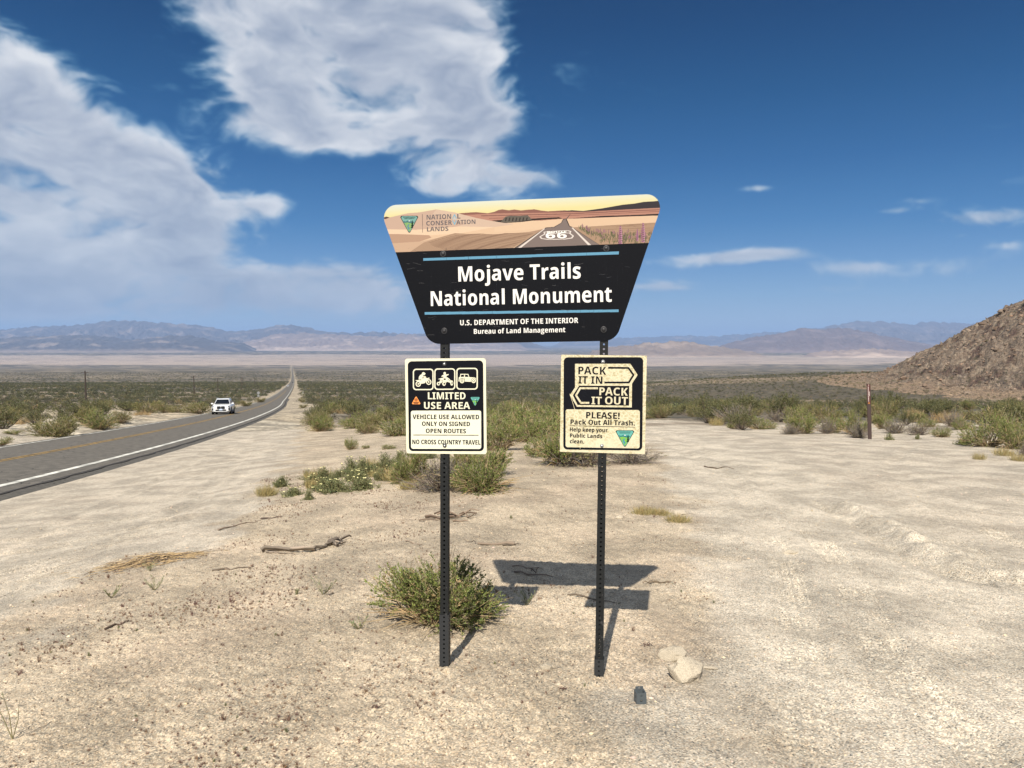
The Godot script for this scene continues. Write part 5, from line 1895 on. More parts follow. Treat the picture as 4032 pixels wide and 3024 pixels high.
func leaf(mb: MB, p: Vector3, dir: Vector3, len_: float, wid: float, col: Color) -> void:
	var s := dir.cross(Vector3(rng.randf_range(-1, 1), rng.randf_range(-1, 1), rng.randf_range(-1, 1))).normalized() * wid * 0.5
	mb.quad(p, p + dir * len_ * 0.5 + s, p + dir * len_, p + dir * len_ * 0.5 - s, col)

func vary(c: Color, by: float) -> Color:
	var v := 1.0 + rng.randf_range(-by, by)
	var h := rng.randf_range(-by, by) * 0.35
	return Color(c.r * v * (1.0 + h), c.g * v, c.b * v * (1.0 - h))

func make_plant(kind: String, sd: int, fine: float) -> Node3D:
	rng.seed = sd
	var root := Node3D.new()
	var st := MB.new()
	var lf := MB.new()
	if kind == "leafy" or kind == "olive":
		var g := Color(0.170, 0.200, 0.046) if kind == "leafy" else Color(0.165, 0.158, 0.048)
		var g2 := Color(0.090, 0.118, 0.030) if kind == "leafy" else Color(0.095, 0.108, 0.030)
		var dry := Color(0.30, 0.225, 0.115)
		# rounded lobes that together make an uneven dome
		var lobes := [[Vector3(0, 0.24, 0), 0.30]]
		for k in 8:
			var a := TAU * (k + rng.randf_range(-0.3, 0.3)) / 8
			var q := rng.randf_range(0.18, 0.36)
			lobes.append([Vector3(cos(a) * q, rng.randf_range(0.10, 0.34) * (1.25 - q), sin(a) * q), rng.randf_range(0.12, 0.22)])
		var ntwig := int(560 * fine)
		for k in ntwig:
			var lb: Array = lobes[rng.randi() % lobes.size()]
			var dv := Vector3(rng.randfn(0, 1), rng.randfn(0.25, 1), rng.randfn(0, 1)).normalized()
			var p1: Vector3 = lb[0] + dv * float(lb[1]) * pow(rng.randf(), 0.35)
			if p1.y < 0.015: continue
			var out := (p1 - Vector3(0, 0.02, 0)).normalized()
			var od := (out + dv * 0.5 + Vector3(rng.randf_range(-1, 1), rng.randf_range(-0.3, 0.9), rng.randf_range(-1, 1)) * 0.6).normalized()
			var l := rng.randf_range(0.05, 0.12)
			var p0 := p1 - od * l
			if k % 5 == 0:
				var b := Vector3(rng.randfn(0, 0.04), 0.0, rng.randfn(0, 0.04))
				st.tube([b, b.lerp(p0, 0.55) + Vector3(p0.x, -0.04, p0.z) * 0.15, p0, p1], [0.006, 0.004, 0.0022, 0.001], 3, vary(Color(0.24, 0.185, 0.115), 0.3), false)
			else:
				st.tube([p0, p1], [0.0024, 0.001], 3, vary(Color(0.27, 0.22, 0.12), 0.3), false)
			var base := g.lerp(g2, rng.randf())
			if rng.randf() < 0.11: base = dry
			for q in 16:
				var w := p0.lerp(p1, rng.randf_range(0.0, 1.1))
				var ld := (od + Vector3(rng.randf_range(-1, 1), rng.randf_range(-0.7, 1), rng.randf_range(-1, 1)) * 0.95).normalized()
				leaf(lf, w, ld, rng.randf_range(0.014, 0.030), rng.randf_range(0.005, 0.010), vary(base, 0.3))
		for k in int(22 * fine): # bare shoots standing out of the crown
			var lb: Array = lobes[rng.randi() % lobes.size()]
			var dv := Vector3(rng.randfn(0, 0.7), rng.randf_range(0.4, 1.4), rng.randfn(0, 0.7)).normalized()
			var q0: Vector3 = lb[0]
			st.tube([q0, q0 + dv * (float(lb[1]) + rng.randf_range(0.03, 0.14))], [0.003, 0.0012], 3, vary(Color(0.33, 0.28, 0.17), 0.3), false)
		if kind == "leafy":
			for k in int(70 * fine): # dead canes low down
				var a := rng.randf() * TAU
				var b := Vector3(cos(a), 0, sin(a)) * rng.randf_range(0.02, 0.12)
				var tip := Vector3(cos(a), 0, sin(a)) * rng.randf_range(0.2, 0.52) + Vector3(rng.randfn(0, 0.06), rng.randf_range(0.02, 0.22), rng.randfn(0, 0.06))
				st.tube([b, b.lerp(tip, 0.5) + Vector3(0, 0.05, 0), tip], [0.004, 0.003, 0.001], 3, vary(Color(0.40, 0.30, 0.17), 0.3), false)
	elif kind == "twig":
		for k in int(150 * fine):
			var a := rng.randf() * TAU
			var e := rng.randf_range(0.15, 1.35)
			var l := rng.randf_range(0.28, 0.56)
			var dir := Vector3(cos(a) * cos(e), sin(e), sin(a) * cos(e))
			var b := Vector3(rng.randfn(0, 0.05), 0, rng.randfn(0, 0.05))
			var m1 := b + dir * l * 0.55 + Vector3(rng.randfn(0, 0.03), rng.randfn(0, 0.02), rng.randfn(0, 0.03))
			m1.y = maxf(m1.y, 0.01)
			var tip := b + dir * l
			var c := vary(Color(0.185, 0.155, 0.128), 0.35)
			st.tube([b, m1, tip], [0.007, 0.005, 0.0015], 3, c, false)
			for s in 4:
				var p0 := m1.lerp(tip, rng.randf_range(-0.5, 0.9))
				var p1 := p0 + (dir + Vector3(rng.randf_range(-1, 1), rng.randf_range(-0.4, 0.8), rng.randf_range(-1, 1)) * 0.9).normalized() * rng.randf_range(0.06, 0.15)
				st.tube([p0, p1], [0.003, 0.001], 3, vary(c, 0.2), false)
				if rng.randf() < 0.30:
					for q in 5: leaf(lf, p1, Vector3(rng.randf_range(-1, 1), rng.randf_range(-0.3, 1), rng.randf_range(-1, 1)).normalized(), 0.03, 0.008, vary(Color(0.21, 0.19, 0.10), 0.3))
	elif kind == "dry" or kind == "grass":
		var c := Color(0.30, 0.215, 0.105) if kind == "dry" else Color(0.27, 0.225, 0.095)
		for k in int(360 * fine):
			var a := rng.randf() * TAU
			var rr := sqrt(rng.randf()) * 0.42
			var b := Vector3(cos(a) * rr, 0, sin(a) * rr)
			var lean := Vector3(rng.randfn(0, 0.14), rng.randf_range(0.2, 0.5), rng.randfn(0, 0.14))
			leaf(lf, b, lean.normalized(), lean.length(), 0.011, vary(c, 0.35))
		for k in int(40 * fine):
			var a := rng.randf() * TAU
			var b := Vector3(cos(a), 0, sin(a)) * rng.randf() * 0.4
			st.tube([b, b + Vector3(rng.randfn(0, 0.1), rng.randf_range(0.2, 0.55), rng.randfn(0, 0.1))], [0.005, 0.002], 3, vary(Color(0.36, 0.26, 0.13), 0.3), false)
	elif kind == "low":
		for k in int(110 * fine):
			var a := rng.randf() * TAU
			var rr := absf(rng.randfn(0, 0.24))
			var b := Vector3(cos(a) * rr, 0, sin(a) * rr)
			var tip := b + Vector3(rng.randfn(0, 0.10), rng.randf_range(0.10, 0.5) * exp(-rr * rr * 6.0) + 0.03, rng.randfn(0, 0.10))
			st.tube([b, tip], [0.006, 0.002], 3, vary(Color(0.20, 0.17, 0.09), 0.3), false)
			var c := vary(Color(0.085, 0.110, 0.040).lerp(Color(0.15, 0.15, 0.065), rng.randf()), 0.2)
			for q in 16:
				var p := b.lerp(tip, rng.randf_range(0.1, 1.0))
				leaf(lf, p, Vector3(rng.randf_range(-1, 1), rng.randf_range(-0.1, 1.2), rng.randf_range(-1, 1)).normalized(), rng.randf_range(0.05, 0.11), 0.018, vary(c, 0.25))
			if rng.randf() < 0.05:
				for q in 6:
					var an := TAU * q / 6
					leaf(lf, tip + Vector3(0, 0.02, 0), Vector3(cos(an), 0.25, sin(an)).normalized(), 0.05, 0.03, Color(0.78, 0.74, 0.38))
	elif kind == "creosote":
		for k in int(46 * fine):
			var a := rng.randf() * TAU
			var e := rng.randf_range(0.55, 1.4)
			var l := rng.randf_range(0.45, 0.75)
			var dir := Vector3(cos(a) * cos(e), sin(e), sin(a) * cos(e))
			var tip := dir * l
			st.tube([Vector3.ZERO, tip * 0.5 + Vector3(tip.x, 0, tip.z) * 0.12, tip], [0.009, 0.006, 0.002], 3, vary(Color(0.12, 0.095, 0.075), 0.3), false)
			for s in 8:
				var p0 := tip * rng.randf_range(0.45, 1.0)
				var od := (dir + Vector3(rng.randf_range(-1, 1), rng.randf_range(-0.4, 0.9), rng.randf_range(-1, 1))).normalized()
				var c := Color(0.062, 0.072, 0.026).lerp(Color(0.115, 0.108, 0.040), rng.randf())
				for q in 9:
					leaf(lf, p0 + od * rng.randf_range(0.0, 0.16), (od + Vector3(rng.randf_range(-1, 1), rng.randf_range(-1, 1), rng.randf_range(-1, 1))).normalized(), rng.randf_range(0.025, 0.05), 0.016, vary(c, 0.3))
	if lf.v.size():
		part("foliage", lf, M.leaf, root)
	if st.v.size():
		part("stems", st, M.stem, root)
	return root

# the plants that show largest, each placed where it grows: kind, x, distance along the view, width, height
const PLANTS := [
	["leafy",-0.48,5.12,0.91,0.48], ["leafy",-1.75,13.13,0.65,0.65], ["leafy",-0.48,11.52,0.92,0.76], ["twig",-1.06,11.92,0.87,0.49], ["leafy",-0.38,19.08,1.21,0.89], ["leafy",0.61,17.39,0.68,0.55],
	["leafy",1.04,15.39,1.12,1.17], ["twig",1.36,15.24,1.36,0.47], ["twig",2.41,15.65,1.03,0.39], ["leafy",0.73,24.7,2.04,1.18], ["olive",0.84,65.04,2.79,1.72], ["leafy",1.77,28.26,2.33,1.17],
	["dry",0.04,28.26,0.56,0.47], ["leafy",-9.91,39.78,1.84,1.01], ["olive",-6.29,33.66,1.28,0.72], ["leafy",-4.82,22.86,0.47,0.48], ["leafy",-3.42,21.2,0.35,0.17], ["leafy",-4.32,22.6,0.22,0.15],
	["leafy",-20.1,87.48,5.63,1.36], ["leafy",-14.12,69.2,2.74,1.26], ["olive",-9.58,59.5,3.54,1.37], ["leafy",-7.83,58.2,3.46,1.34], ["dry",-17.2,78.53,2.33,0.65], ["olive",-7.48,67.15,3.55,1.77],
	["leafy",-4.73,66.13,4.37,1.75], ["olive",-15.71,62.48,1.75,1.24], ["low",-3.17,14.98,0.4,0.29], ["low",-2.85,14.68,0.36,0.34], ["grass",-2.91,15.61,0.46,0.26], ["low",-2.59,15.4,0.41,0.3],
	["low",-3.43,13.9,0.41,0.23], ["low",-3.16,12.73,0.25,0.17], ["low",-2.33,13.59,0.36,0.18], ["low",-2.17,17.87,0.59,0.35], ["low",-2.96,12.76,0.25,0.21], ["low",-3.12,11.71,0.17,0.14],
	["low",-3.99,14.86,0.29,0.17], ["low",1.67,9.58,0.32,0.17], ["low",1.85,9.5,0.25,0.13], ["low",1.96,9.0,0.3,0.18], ["leafy",20.76,106.42,3.16,2.88], ["leafy",28.8,136.1,5.84,3.59],
	["olive",17.7,77.52,3.33,1.41], ["twig",16.68,71.53,2.83,0.83], ["twig",10.7,36.71,2.55,1.05], ["grass",9.45,35.46,0.7,0.41], ["dry",11.31,38.59,0.51,0.36], ["olive",24.73,91.71,4.24,1.97],
	["olive",33.08,136.1,4.49,1.8], ["leafy",23.73,77.52,3.07,1.66], ["twig",14.93,43.36,1.86,0.72], ["olive",30.65,91.71,3.94,1.82], ["leafy",10.34,27.25,1.44,0.94], ["leafy",23.79,65.04,1.72,1.5],
	["twig",9.73,26.69,0.79,0.42], ["olive",17.88,43.36,2.0,1.29], ["leafy",11.47,27.25,0.81,0.85], ["twig",10.97,26.69,0.79,0.6], ["leafy",11.63,25.98,1.11,1.05], ["twig",11.03,24.4,0.77,0.58],
	["olive",25.55,52.31,2.42,1.55], ["leafy",14.82,30.63,0.91,0.91], ["twig",13.64,27.25,0.99,0.58], ["twig",13.78,25.98,0.94,0.49], ["leafy",13.68,24.4,0.73,0.42], ["leafy",23.13,43.36,1.0,0.86],
	["twig",19.33,33.62,1.11,0.78], ["leafy",12.49,20.07,1.33,1.06], ["leafy",12.6,19.21,1.14,0.95], ["olive",18.04,28.26,2.24,1.21], ["twig",11.48,17.07,0.56,0.39], ["olive",15.21,22.09,1.6,1.09],
	["leafy",41.77,84.11,3.05,1.81], ["dry",22.78,40.2,1.73,1.0], ["dry",27.37,52.31,1.55,1.04], ["leafy",17.97,30.63,0.91,0.66], ["low",12.3,20.82,0.48,0.22], ["low",11.17,22.68,0.3,0.19],
	["low",12.49,23.57,0.19,0.18], ["grass",10.97,17.07,0.45,0.2], ["grass",10.07,16.47,0.27,0.16], ["grass",10.75,16.19,0.37,0.16], ["olive",-22.86,38.02,2.16,1.1], ["olive",-22.34,38.02,1.38,0.95],
	["olive",-26.93,48.64,1.73,1.36], ["leafy",-24.34,45.14,1.79,1.34], ["olive",-28.39,55.5,1.58,1.03], ["leafy",-38.64,70.21,2.09,1.39], ["twig",-23.35,38.96,0.77,0.6], ["olive",-37.4,78.74,2.99,1.3],
	["olive",-35.84,81.74,2.02,1.0], ["olive",-33.18,80.71,2.93,1.33], ["leafy",-24.21,37.11,0.74,0.25], ["leafy",-21.01,31.51,0.78,0.36], ["olive",-37.97,57.53,2.47,1.14], ["dry",-33.28,51.85,2.05,0.38],
	["dry",-33.87,70.21,1.85,0.7], ["leafy",-43.65,70.21,2.78,1.16], ["olive",-35.64,78.74,1.56,0.78], ["olive",-59.44,181.18,4.19,1.5], ["olive",-44.01,126.47,2.92,1.25], ["leafy",-41.99,83.88,3.05,0.97],
	["olive",-37.48,101.4,2.68,0.9], ["olive",-49.58,181.33,1.8,1.5], ["olive",-29.6,108.65,1.54,0.65],
]

const KIND_NAME := {"leafy": "green_shrub", "olive": "olive_shrub", "twig": "dry_brush", "dry": "dry_grass", "grass": "grass_tuft", "low": "low_plant", "creosote": "creosote_bush"}
const KIND_LOOK := {"leafy": "bushy green shrub with dry canes", "olive": "rounded olive yellow shrub", "twig": "leafless grey brown twiggy brush", "dry": "golden dry grass clump", "grass": "thin green and tan grass tuft", "low": "low green plant with pale yellow flowers", "creosote": "open dark green creosote bush"}
const KIND_CAT := {"leafy": "shrub", "olive": "shrub", "twig": "brush", "dry": "grass", "grass": "grass", "low": "plant", "creosote": "shrub"}
const KIND_TALL := {"leafy": 0.58, "olive": 0.58, "twig": 0.5, "dry": 0.42, "grass": 0.42, "low": 0.4, "creosote": 0.62}

func place_plant(kind: String, x: float, d: float, w: float, h: float, label: String, group: String, fine := 1.0) -> void:
	var vr := rng.randi_range(0, 3)
	var key := "%s%d%s" % [kind, vr, "g" if fine > 2.0 else "f" if fine > 1.0 else ("c" if fine < 1.0 else "")]
	var keep := rng.state
	if not protos.has(key):
		protos[key] = make_plant(kind, hash(kind) % 1000 + vr * 7 + int(fine * 10), fine)
	rng.state = keep
	var o: Node3D = protos[key].duplicate()
	o.name = numbered(KIND_NAME[kind])
	add_child(o)
	o.position = at_ground(x, d, 0.015 + 0.01 * w)
	var ty: float = h / KIND_TALL[kind]
	o.scale = Vector3(w * 1.12, minf(ty, w * 2.2), w * 1.12)
	o.rotation = Vector3(rng.randfn(0, 0.05), rng.randf() * TAU, rng.randfn(0, 0.05))
	tag(o, label, KIND_CAT[kind], group)

func where_of(x: float, d: float) -> Array:
	if road_rel(x, d) < -3.0:
		if d < 90.0: return ["on the sandy bank beyond the road", "plants on the bank beyond the road"]
		return ["in the scrub across the far road", "plants in the scrub across the road"]
	if x > 1.5 and d > 8.0 and d < 12.0: return ["beside the pack out sign on open sand", "plants on the open sand"]
	if x > 8.0 and d < 60.0: return ["along the dirt track near the brown marker", "plants along the dirt track"]
	if x > 14.0 and d > 95.0: return ["on the upper fan below the hill", "plants below the rocky hill"]
	if x > 14.0: return ["on the orange fan below the rocky hill", "plants below the rocky hill"]
	if d < 21.0 and x < -1.9: return ["between the shoulder and limited use sign", "plants beside the sandy shoulder"]
	if d < 30.0: return ["in the thicket behind the small signs", "plants behind the signs"]
	if road_rel(x, d) < 20.0: return ["beside the pale shoulder of the far road", "plants beside the far road shoulder"]
	if d < 48.0: return ["at the open edge behind the thicket", "plants on the plain beyond the signs"]
	return ["out on the plain beyond the thicket", "plants on the plain beyond the signs"]

func size_word(w: float, h: float) -> String:
	if w < 0.45: return "tiny "
	if w < 0.85: return "small "
	if h > w * 0.75: return "upright "
	if w > 2.0: return "broad "
	if w > 1.4: return "large "
	return ""

func build_plants() -> void:
	rng.seed = 9001
	var own := {0: "dense green shrub at the foot of the limited use signpost", 1: "small leafy mound just behind the limited use sign edge", 2: "broad leafy shrub behind the limited use signpost", 3: "tangle of bare canes between two leafy mounds behind the signpost", 4: "tall leafy shrub showing between the two small signs", 67: "large spreading green shrub at the bend of the dirt track", 7: "grey bare brush below the pack out sign"}
	var taken := []
	var all := PLANTS.duplicate()
	for q in [[-3.3, 14.2], [-2.7, 14.9], [-3.7, 14.4], [-2.3, 15.2], [-2.9, 13.6], [-2.6, 13.1], [-3.3, 13.1], [-2.1, 16.3], [-2.0, 13.4], [-1.6, 12.5], [-3.5, 12.2], [-2.4, 12.6], [-3.1, 15.6], [-2.5, 16.2], [-3.0, 14.5], [-2.4, 14.6], [-2.9, 15.2], [-2.0, 15.8], [-1.8, 14.4], [-1.5, 13.6], [-2.2, 14.0], [-3.6, 13.6], [-3.2, 12.6], [-2.8, 12.3], [-1.9, 17.4], [-2.6, 17.2], [-4.1, 14.0], [-3.9, 12.8], [-1.3, 15.4]]:
		all.append(["low" if rng.randf() < 0.62 else "grass", q[0] + rng.randf_range(-0.2, 0.2), q[1] + rng.randf_range(-0.25, 0.25), rng.randf_range(0.3, 0.62), rng.randf_range(0.1, 0.22)])
	for q in [[-0.6, 13.4, 0.9, 0.6], [0.5, 22.0, 1.3, 0.9], [1.9, 17.5, 1.2, 0.8], [-0.9, 24.0, 1.5, 1.0], [2.6, 24.5, 1.6, 1.0], [-1.9, 27.0, 1.5, 0.9], [-4.4, 29.5, 1.5, 0.8], [-6.6, 36.0, 1.7, 1.0], [-3.0, 33.0, 1.8, 1.1], [0.2, 31.0, 1.9, 1.1], [-8.2, 41.0, 1.9, 1.1], [-5.2, 39.0, 1.8, 1.0], [-1.4, 38.0, 2.0, 1.2], [2.2, 36.0, 2.0, 1.2]]:
		all.append(["leafy" if rng.randf() < 0.65 else "olive", q[0], q[1], q[2], q[3]])
	for i in all.size():
		var p: Array = all[i]
		var kind: String = p[0]
		if p[2] > 60.0 and kind == "leafy": kind = "creosote"
		var h: float = minf(p[4], 2.0)
		var w: float = minf(p[3], 3.4)
		if kind == "low" and p[1] > 1.0 and p[2] < 10.0:
			kind = "grass"
			h = 0.07
		if i == 0:
			w = 0.88
			h = 0.53
		if kind == "dry":
			h *= 0.6
			w *= 0.8
		if absf(p[1]) < 4.5 and p[2] > 8.0 and p[2] < 30.0 and kind in ["leafy", "twig", "olive"]:
			w *= 1.3
			h *= 1.1
		if road_rel(p[1], p[2]) < -3.0 and p[2] < 90.0 and kind in ["olive", "leafy"]:
			w *= 1.3
			h *= 1.12
		var wh := where_of(p[1], p[2])
		var lab: String = own.get(i, "%s%s %s" % [size_word(w, h), KIND_LOOK[kind], wh[0]])
		place_plant(kind, p[1], p[2], w, maxf(h, w * 0.3), lab, wh[1] if not own.has(i) else "", 2.4 if i == 0 else (1.7 if p[2] < 14.0 else 1.0))
		taken.append(Vector3(p[1], p[2], w * 0.5))
	# scrub over the whole fan: the nearest stand singly, the rest is one mass
	var dens := noise(301, 0.02, 3)
	var far := []
	var near := []
	for ring in [[26.0, 130.0, 0.20], [130.0, 420.0, 0.17], [420.0, 900.0, 0.10], [900.0, 1500.0, 0.055], [1500.0, 4200.0, 0.0042]]:
		var r0: float = ring[0]
		var r1: float = ring[1]
		var n := int(0.70 * (r1 * r1 - r0 * r0) * ring[2])
		for k in n:
			var r := sqrt(rng.randf_range(r0 * r0, r1 * r1))
			var a := rng.randf_range(-0.70, 0.70)
			var x := r * sin(a)
			var d := r * cos(a)
			var rel := road_rel(x, d)
			if rel > -5.5 and rel < 8.5 + 3.0 * nb.get_noise_2d(d * 0.1, 0.0): continue
			if rel > 0.0 and d < 38.0 and x < 8.0: continue
			if rel > 0.0 and d < 34.0 and x > 8.0 and x > d * 0.36 and d < 26.0: continue
			if x > 1.0 and x < 8.5 and d < 46.0: continue
			var keep := 0.5 + dens.get_noise_2d(x, d) * 0.9
			var hr := Vector2(x - HX, d - HD).length()
			if hr < 330.0: keep = lerpf(0.75, keep + 0.25 * smoothstep(330.0, 280.0, hr), smoothstep(195.0, 250.0, hr))
			if hr < 120.0: keep *= 0.6
			if absf(d - 735.0 - x * 0.02) < 32.0 or absf(d - 1130.0) < 40.0: keep += 0.9 # wash lined with denser growth
			if rng.randf() > keep: continue
			var u := rng.randf()
			var kind := "creosote"
			if r < 130.0: kind = "creosote" if u < 0.42 else ("olive" if u < 0.62 else ("twig" if u < 0.80 else ("dry" if u < 0.85 else "leafy")))
			else: kind = "creosote" if u < 0.6 else ("olive" if u < 0.78 else ("twig" if u < 0.96 else "dry"))
			var w := rng.randf_range(0.8, 2.1) * (1.0 if r < 420.0 else 1.3)
			if r > 1500.0: w *= 2.6
			if kind in ["dry", "twig"]: w *= 0.75
			if hr < 250.0: w *= 0.6
			var clash := false
			if r < 90.0:
				for t: Vector3 in taken:
					if Vector2(t.x - x, t.y - d).length() < t.z + w * 0.35:
						clash = true
						break
				taken.append(Vector3(x, d, w * 0.4))
			if clash: continue
			var e := [kind, x, d, w, w / r]
			if r < 130.0 and absf(a) < 0.60: near.append(e)
			else: far.append(e)
	near.sort_custom(func(p, q): return p[4] > q[4])
	for i in near.size():
		if i < 170:
			var e: Array = near[i]
			var wh := where_of(e[1], e[2])
			var hh: float = e[3] * rng.randf_range(0.48, 0.8)
			place_plant(e[0], e[1], e[2], e[3], hh, "%s%s %s" % [size_word(e[3], hh), KIND_LOOK[e[0]], wh[0]], wh[1])
		else:
			far.append(near[i])
	# the mass
	var by := {"creosote": [], "olive": [], "twig": [], "dry": [], "leafy": []}
	for e in far: by[e[0]].append(e)
	var holder := Node3D.new()
	holder.name = "desert_scrub"
	add_child(holder)
	tag(holder, "low green brown desert scrub covering the wide plain", "scrub", "", "stuff")
	for kind in by:
		for zone in 2:
			var L := []
			for e in by[kind]:
				var near_zone: bool = e[2] < 260.0
				if near_zone == (zone == 0): L.append(e)
			if L.is_empty(): continue
			var mm := MultiMesh.new()
			mm.transform_format = MultiMesh.TRANSFORM_3D
			mm.use_colors = true
			mm.mesh = scrub_mesh(kind, zone)
			mm.instance_count = L.size()
			for i in L.size():
				var e: Array = L[i]
				var w: float = e[3]
				var hh: float = minf(w, 2.4) * rng.randf_range(0.8, 1.2)
				var y := gnd(e[1], e[2], false)
				var hr := Vector2(e[1] - HX, e[2] - HD).length()
				if hr < 158.0: y += 0.2
				mm.set_instance_transform(i, Transform3D(Basis(Vector3.UP, rng.randf() * TAU).scaled(Vector3(w, hh, w)), Vector3(e[1], y - 0.03, -e[2])))
				var v := rng.randf_range(0.7, 1.3)
				mm.set_instance_color(i, Color(v * rng.randf_range(0.92, 1.1), v, v * rng.randf_range(0.85, 1.1)))
			var o := MultiMeshInstance3D.new()
			o.multimesh = mm
			o.name = "scrub"
			holder.add_child(o, true)

func scrub_mesh(kind: String, zone: int) -> ArrayMesh:
	rng.seed = hash(kind) % 997 + zone
	var mb := MB.new()
	var n: int = 130 if zone == 0 else 34
	var big: float = 0.10 if zone == 0 else 0.22
	var c: Color = {"creosote": Color(0.056, 0.060, 0.032), "olive": Color(0.105, 0.100, 0.045), "twig": Color(0.125, 0.108, 0.088), "dry": Color(0.27, 0.205, 0.115), "leafy": Color(0.085, 0.10, 0.034)}[kind]
	for k in n:
		var a := rng.randf() * TAU
		var e := asin(rng.randf_range(0.05, 1.0))
		var l := rng.randf_range(0.18, 0.5)
		var dir := Vector3(cos(a) * cos(e), sin(e) * 1.15, sin(a) * cos(e))
		var p := dir * l
		var od := (dir + Vector3(rng.randf_range(-1, 1), rng.randf_range(-1, 1), rng.randf_range(-1, 1))).normalized()
		leaf(mb, p, od, big * rng.randf_range(0.7, 1.4), big * (0.55 if kind != "twig" else 0.2), vary(c, 0.35))
	for k in (8 if zone == 0 else 3):
		var a := rng.randf() * TAU
		var tip := Vector3(cos(a) * 0.3, 0.4, sin(a) * 0.3)
		mb.tube([Vector3.ZERO, tip], [0.012, 0.004], 3, Color(0.11, 0.085, 0.07), false)
	return mb.mesh(M.scrub)

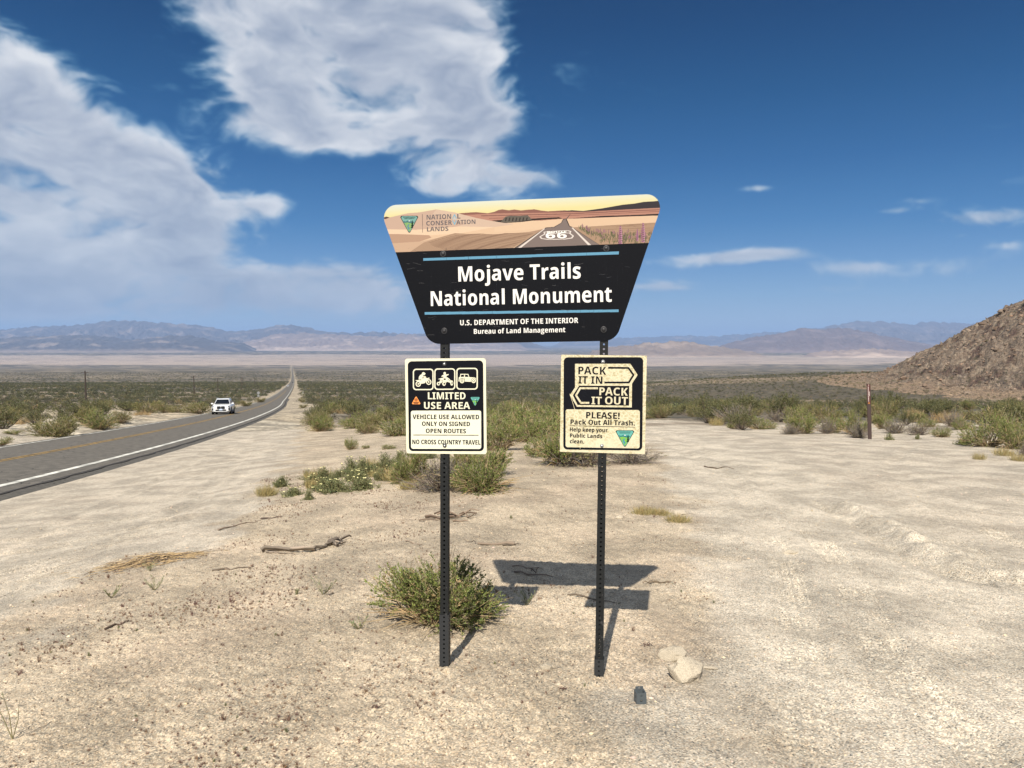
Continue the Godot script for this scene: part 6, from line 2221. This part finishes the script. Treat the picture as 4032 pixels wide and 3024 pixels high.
func build_sprouts() -> void:
	# dead annuals: finger-high reddish stubble, thickest left of the posts
	rng.seed = 515
	var patch := noise(71, 0.55, 3)
	var holder := Node3D.new()
	holder.name = "dry_sprouts"
	add_child(holder)
	tag(holder, "finger high reddish brown dead sprouts scattered over the sand", "sprouts", "", "stuff")
	for v in 5:
		var mb := MB.new()
		var base: Color = [Color(0.17, 0.105, 0.075), Color(0.26, 0.18, 0.12), Color(0.14, 0.13, 0.07), Color(0.13, 0.07, 0.06), Color(0.22, 0.145, 0.11)][v]
		for k in 16:
			var a := rng.randf() * TAU
			var b := Vector3(cos(a), 0, sin(a)) * rng.randf() * 0.35
			var tip := b + Vector3(rng.randfn(0, 0.28), rng.randf_range(0.3, 1.0), rng.randfn(0, 0.28))
			mb.tube([b, b.lerp(tip, 0.6) + Vector3(0.05, 0.05, 0), tip], [0.045, 0.035, 0.012], 3, vary(base, 0.35), false)
			if v == 2:
				for q in 3: leaf(mb, b.lerp(tip, rng.randf()), Vector3(rng.randf_range(-1, 1), rng.randf(), rng.randf_range(-1, 1)).normalized(), 0.4, 0.12, vary(Color(0.15, 0.17, 0.08), 0.3))
		var L := []
		var tries := 0
		while tries < [40000, 28000, 3000, 20000, 90000][v]:
			tries += 1
			var r := 2.2 + 15.0 * pow(rng.randf(), 1.15)
			var an := rng.randf_range(-0.66, 0.66)
			var x := r * sin(an)
			var d := r * cos(an)
			var ta := tan_amount(x, d)
			var p := ta * (0.06 + 1.6 * pow(maxf(0.0, patch.get_noise_2d(x, d) + 0.08), 1.3))
			p *= lerpf(0.25, 1.0, smoothstep(0.4, -1.2, x))
			if d > 11.0: p *= 1.5
			if v == 4: p = ta * (0.10 + 0.5 * smoothstep(-0.25, 0.3, patch.get_noise_2d(x, d))) * smoothstep(1.2, -1.0, x)
			if v == 3: p *= 0.8 * smoothstep(-0.2, -1.6, x)
			if rng.randf() > p: continue
			var s := rng.randf_range(0.006, 0.021) * (0.45 if v == 4 else 1.0) * (1.0 if rng.randf() > 0.05 else 2.0)
			L.append(Transform3D(Basis(Vector3.UP, rng.randf() * TAU).scaled(Vector3(s, s * rng.randf_range(0.6, 1.3), s)), Vector3(x, gnd(x, d) - 0.002, -d)))
		var mm := MultiMesh.new()
		mm.transform_format = MultiMesh.TRANSFORM_3D
		mm.mesh = mb.mesh(M.stem)
		mm.instance_count = L.size()
		for i in L.size(): mm.set_instance_transform(i, L[i])
		var o := MultiMeshInstance3D.new()
		o.multimesh = mm
		o.name = "sprouts"
		holder.add_child(o, true)
	# single plants one can pick out
	for q in [[-1.46, 5.84, 0.17, "sparse spiky green seedling between the log and the signpost bush"], [-3.50, 7.32, 0.12, "small dark green sprig growing from the straw heap"], [-2.40, 3.60, 0.30, "tall thin wiry weed at the near edge of the gravel"], [-3.34, 6.3, 0.13, "flat green weed near the sandy shoulder edge"], [-3.05, 6.45, 0.14, "low ragged weed beside the straw heap"], [-1.02, 5.0, 0.10, "short grey green sprig near the leafy signpost bush"], [0.10, 5.45, 0.12, "green sprig at the corner of the small sign shadow"]]:
		var o := thing("seedling", q[3], "plant", at_ground(q[0], q[1], 0.004))
		var st := MB.new()
		var lf := MB.new()
		var tall: bool = q[2] > 0.25
		for k in (3 if tall else 9):
			var a := rng.randf() * TAU
			var dir := Vector3(cos(a) * (0.35 if tall else 0.9), 1.0, sin(a) * (0.35 if tall else 0.9)).normalized()
			var tip: Vector3 = dir * q[2] * rng.randf_range(0.7, 1.1)
			st.tube([Vector3.ZERO, tip * 0.5 + Vector3(0.01, 0, 0), tip], [0.003, 0.002, 0.001], 3, vary(Color(0.22, 0.20, 0.11), 0.2), false)
			for j in 12:
				var t := rng.randf_range(0.25, 1.0)
				leaf(lf, tip * t, (dir + Vector3(rng.randf_range(-1, 1), rng.randf_range(-0.2, 0.8), rng.randf_range(-1, 1))).normalized(), rng.randf_range(0.012, 0.03), 0.004, vary(Color(0.15, 0.18, 0.085), 0.3))
		part("foliage", lf, M.leaf, o)
		part("stems", st, M.stem, o)

# ---------------------------------------------------------------- scene
func _ready() -> void:
	var cam := Camera3D.new()
	cam.name = "camera"
	cam.keep_aspect = Camera3D.KEEP_HEIGHT
	cam.fov = 2.0 * rad_to_deg(atan(1512.0 / 3029.0))
	cam.near = 0.05
	cam.far = 120000.0
	cam.position = Vector3(0, EYE, 0)
	cam.rotation.x = -atan(162.0 / 3029.0)
	add_child(cam)
	cam.current = true
	var env := Environment.new()
	env.background_mode = Environment.BG_SKY
	env.tonemap_mode = Environment.TONE_MAPPER_LINEAR
	env.tonemap_exposure = 1.63
	env.sdfgi_enabled = true
	env.ssao_enabled = true
	env.ssil_enabled = true
	var pano := PanoramaSkyMaterial.new()
	pano.panorama = ImageTexture.create_from_image(sky_image())
	pano.energy_multiplier = 0.61
	var sky := Sky.new()
	sky.sky_material = pano
	env.sky = sky
	env.fog_enabled = true
	env.fog_density = 0.000024
	env.fog_light_color = Color(0.66, 0.80, 1.0)
	var we := WorldEnvironment.new()
	we.name = "environment"
	we.environment = env
	add_child(we)
	var sun := DirectionalLight3D.new()
	sun.name = "sun"
	sun.light_energy = 1.6
	sun.light_color = Color(1.0, 0.96, 0.905)
	sun.light_angular_distance = 0.53
	sun.shadow_enabled = true
	add_child(sun)
	sun.look_at_from_position(Vector3.ZERO, Vector3(0.197, -1.0, -0.99), Vector3.UP)
	setup_terrain()
	build_materials()
	print("materials ", Time.get_ticks_msec())
	build_ground()
	print("ground ", Time.get_ticks_msec())
	build_road()
	build_hill()
	build_mountains()
	print("land ", Time.get_ticks_msec())
	build_signs()
	print("signs ", Time.get_ticks_msec())
	build_marker()
	build_stub()
	build_poles()
	build_road_signs()
	build_cars()
	build_stones()
	build_wood()
	print("things ", Time.get_ticks_msec())
	build_plants()
	build_sprouts()
	for k in protos: protos[k].free()
	print("plants ", Time.get_ticks_msec())
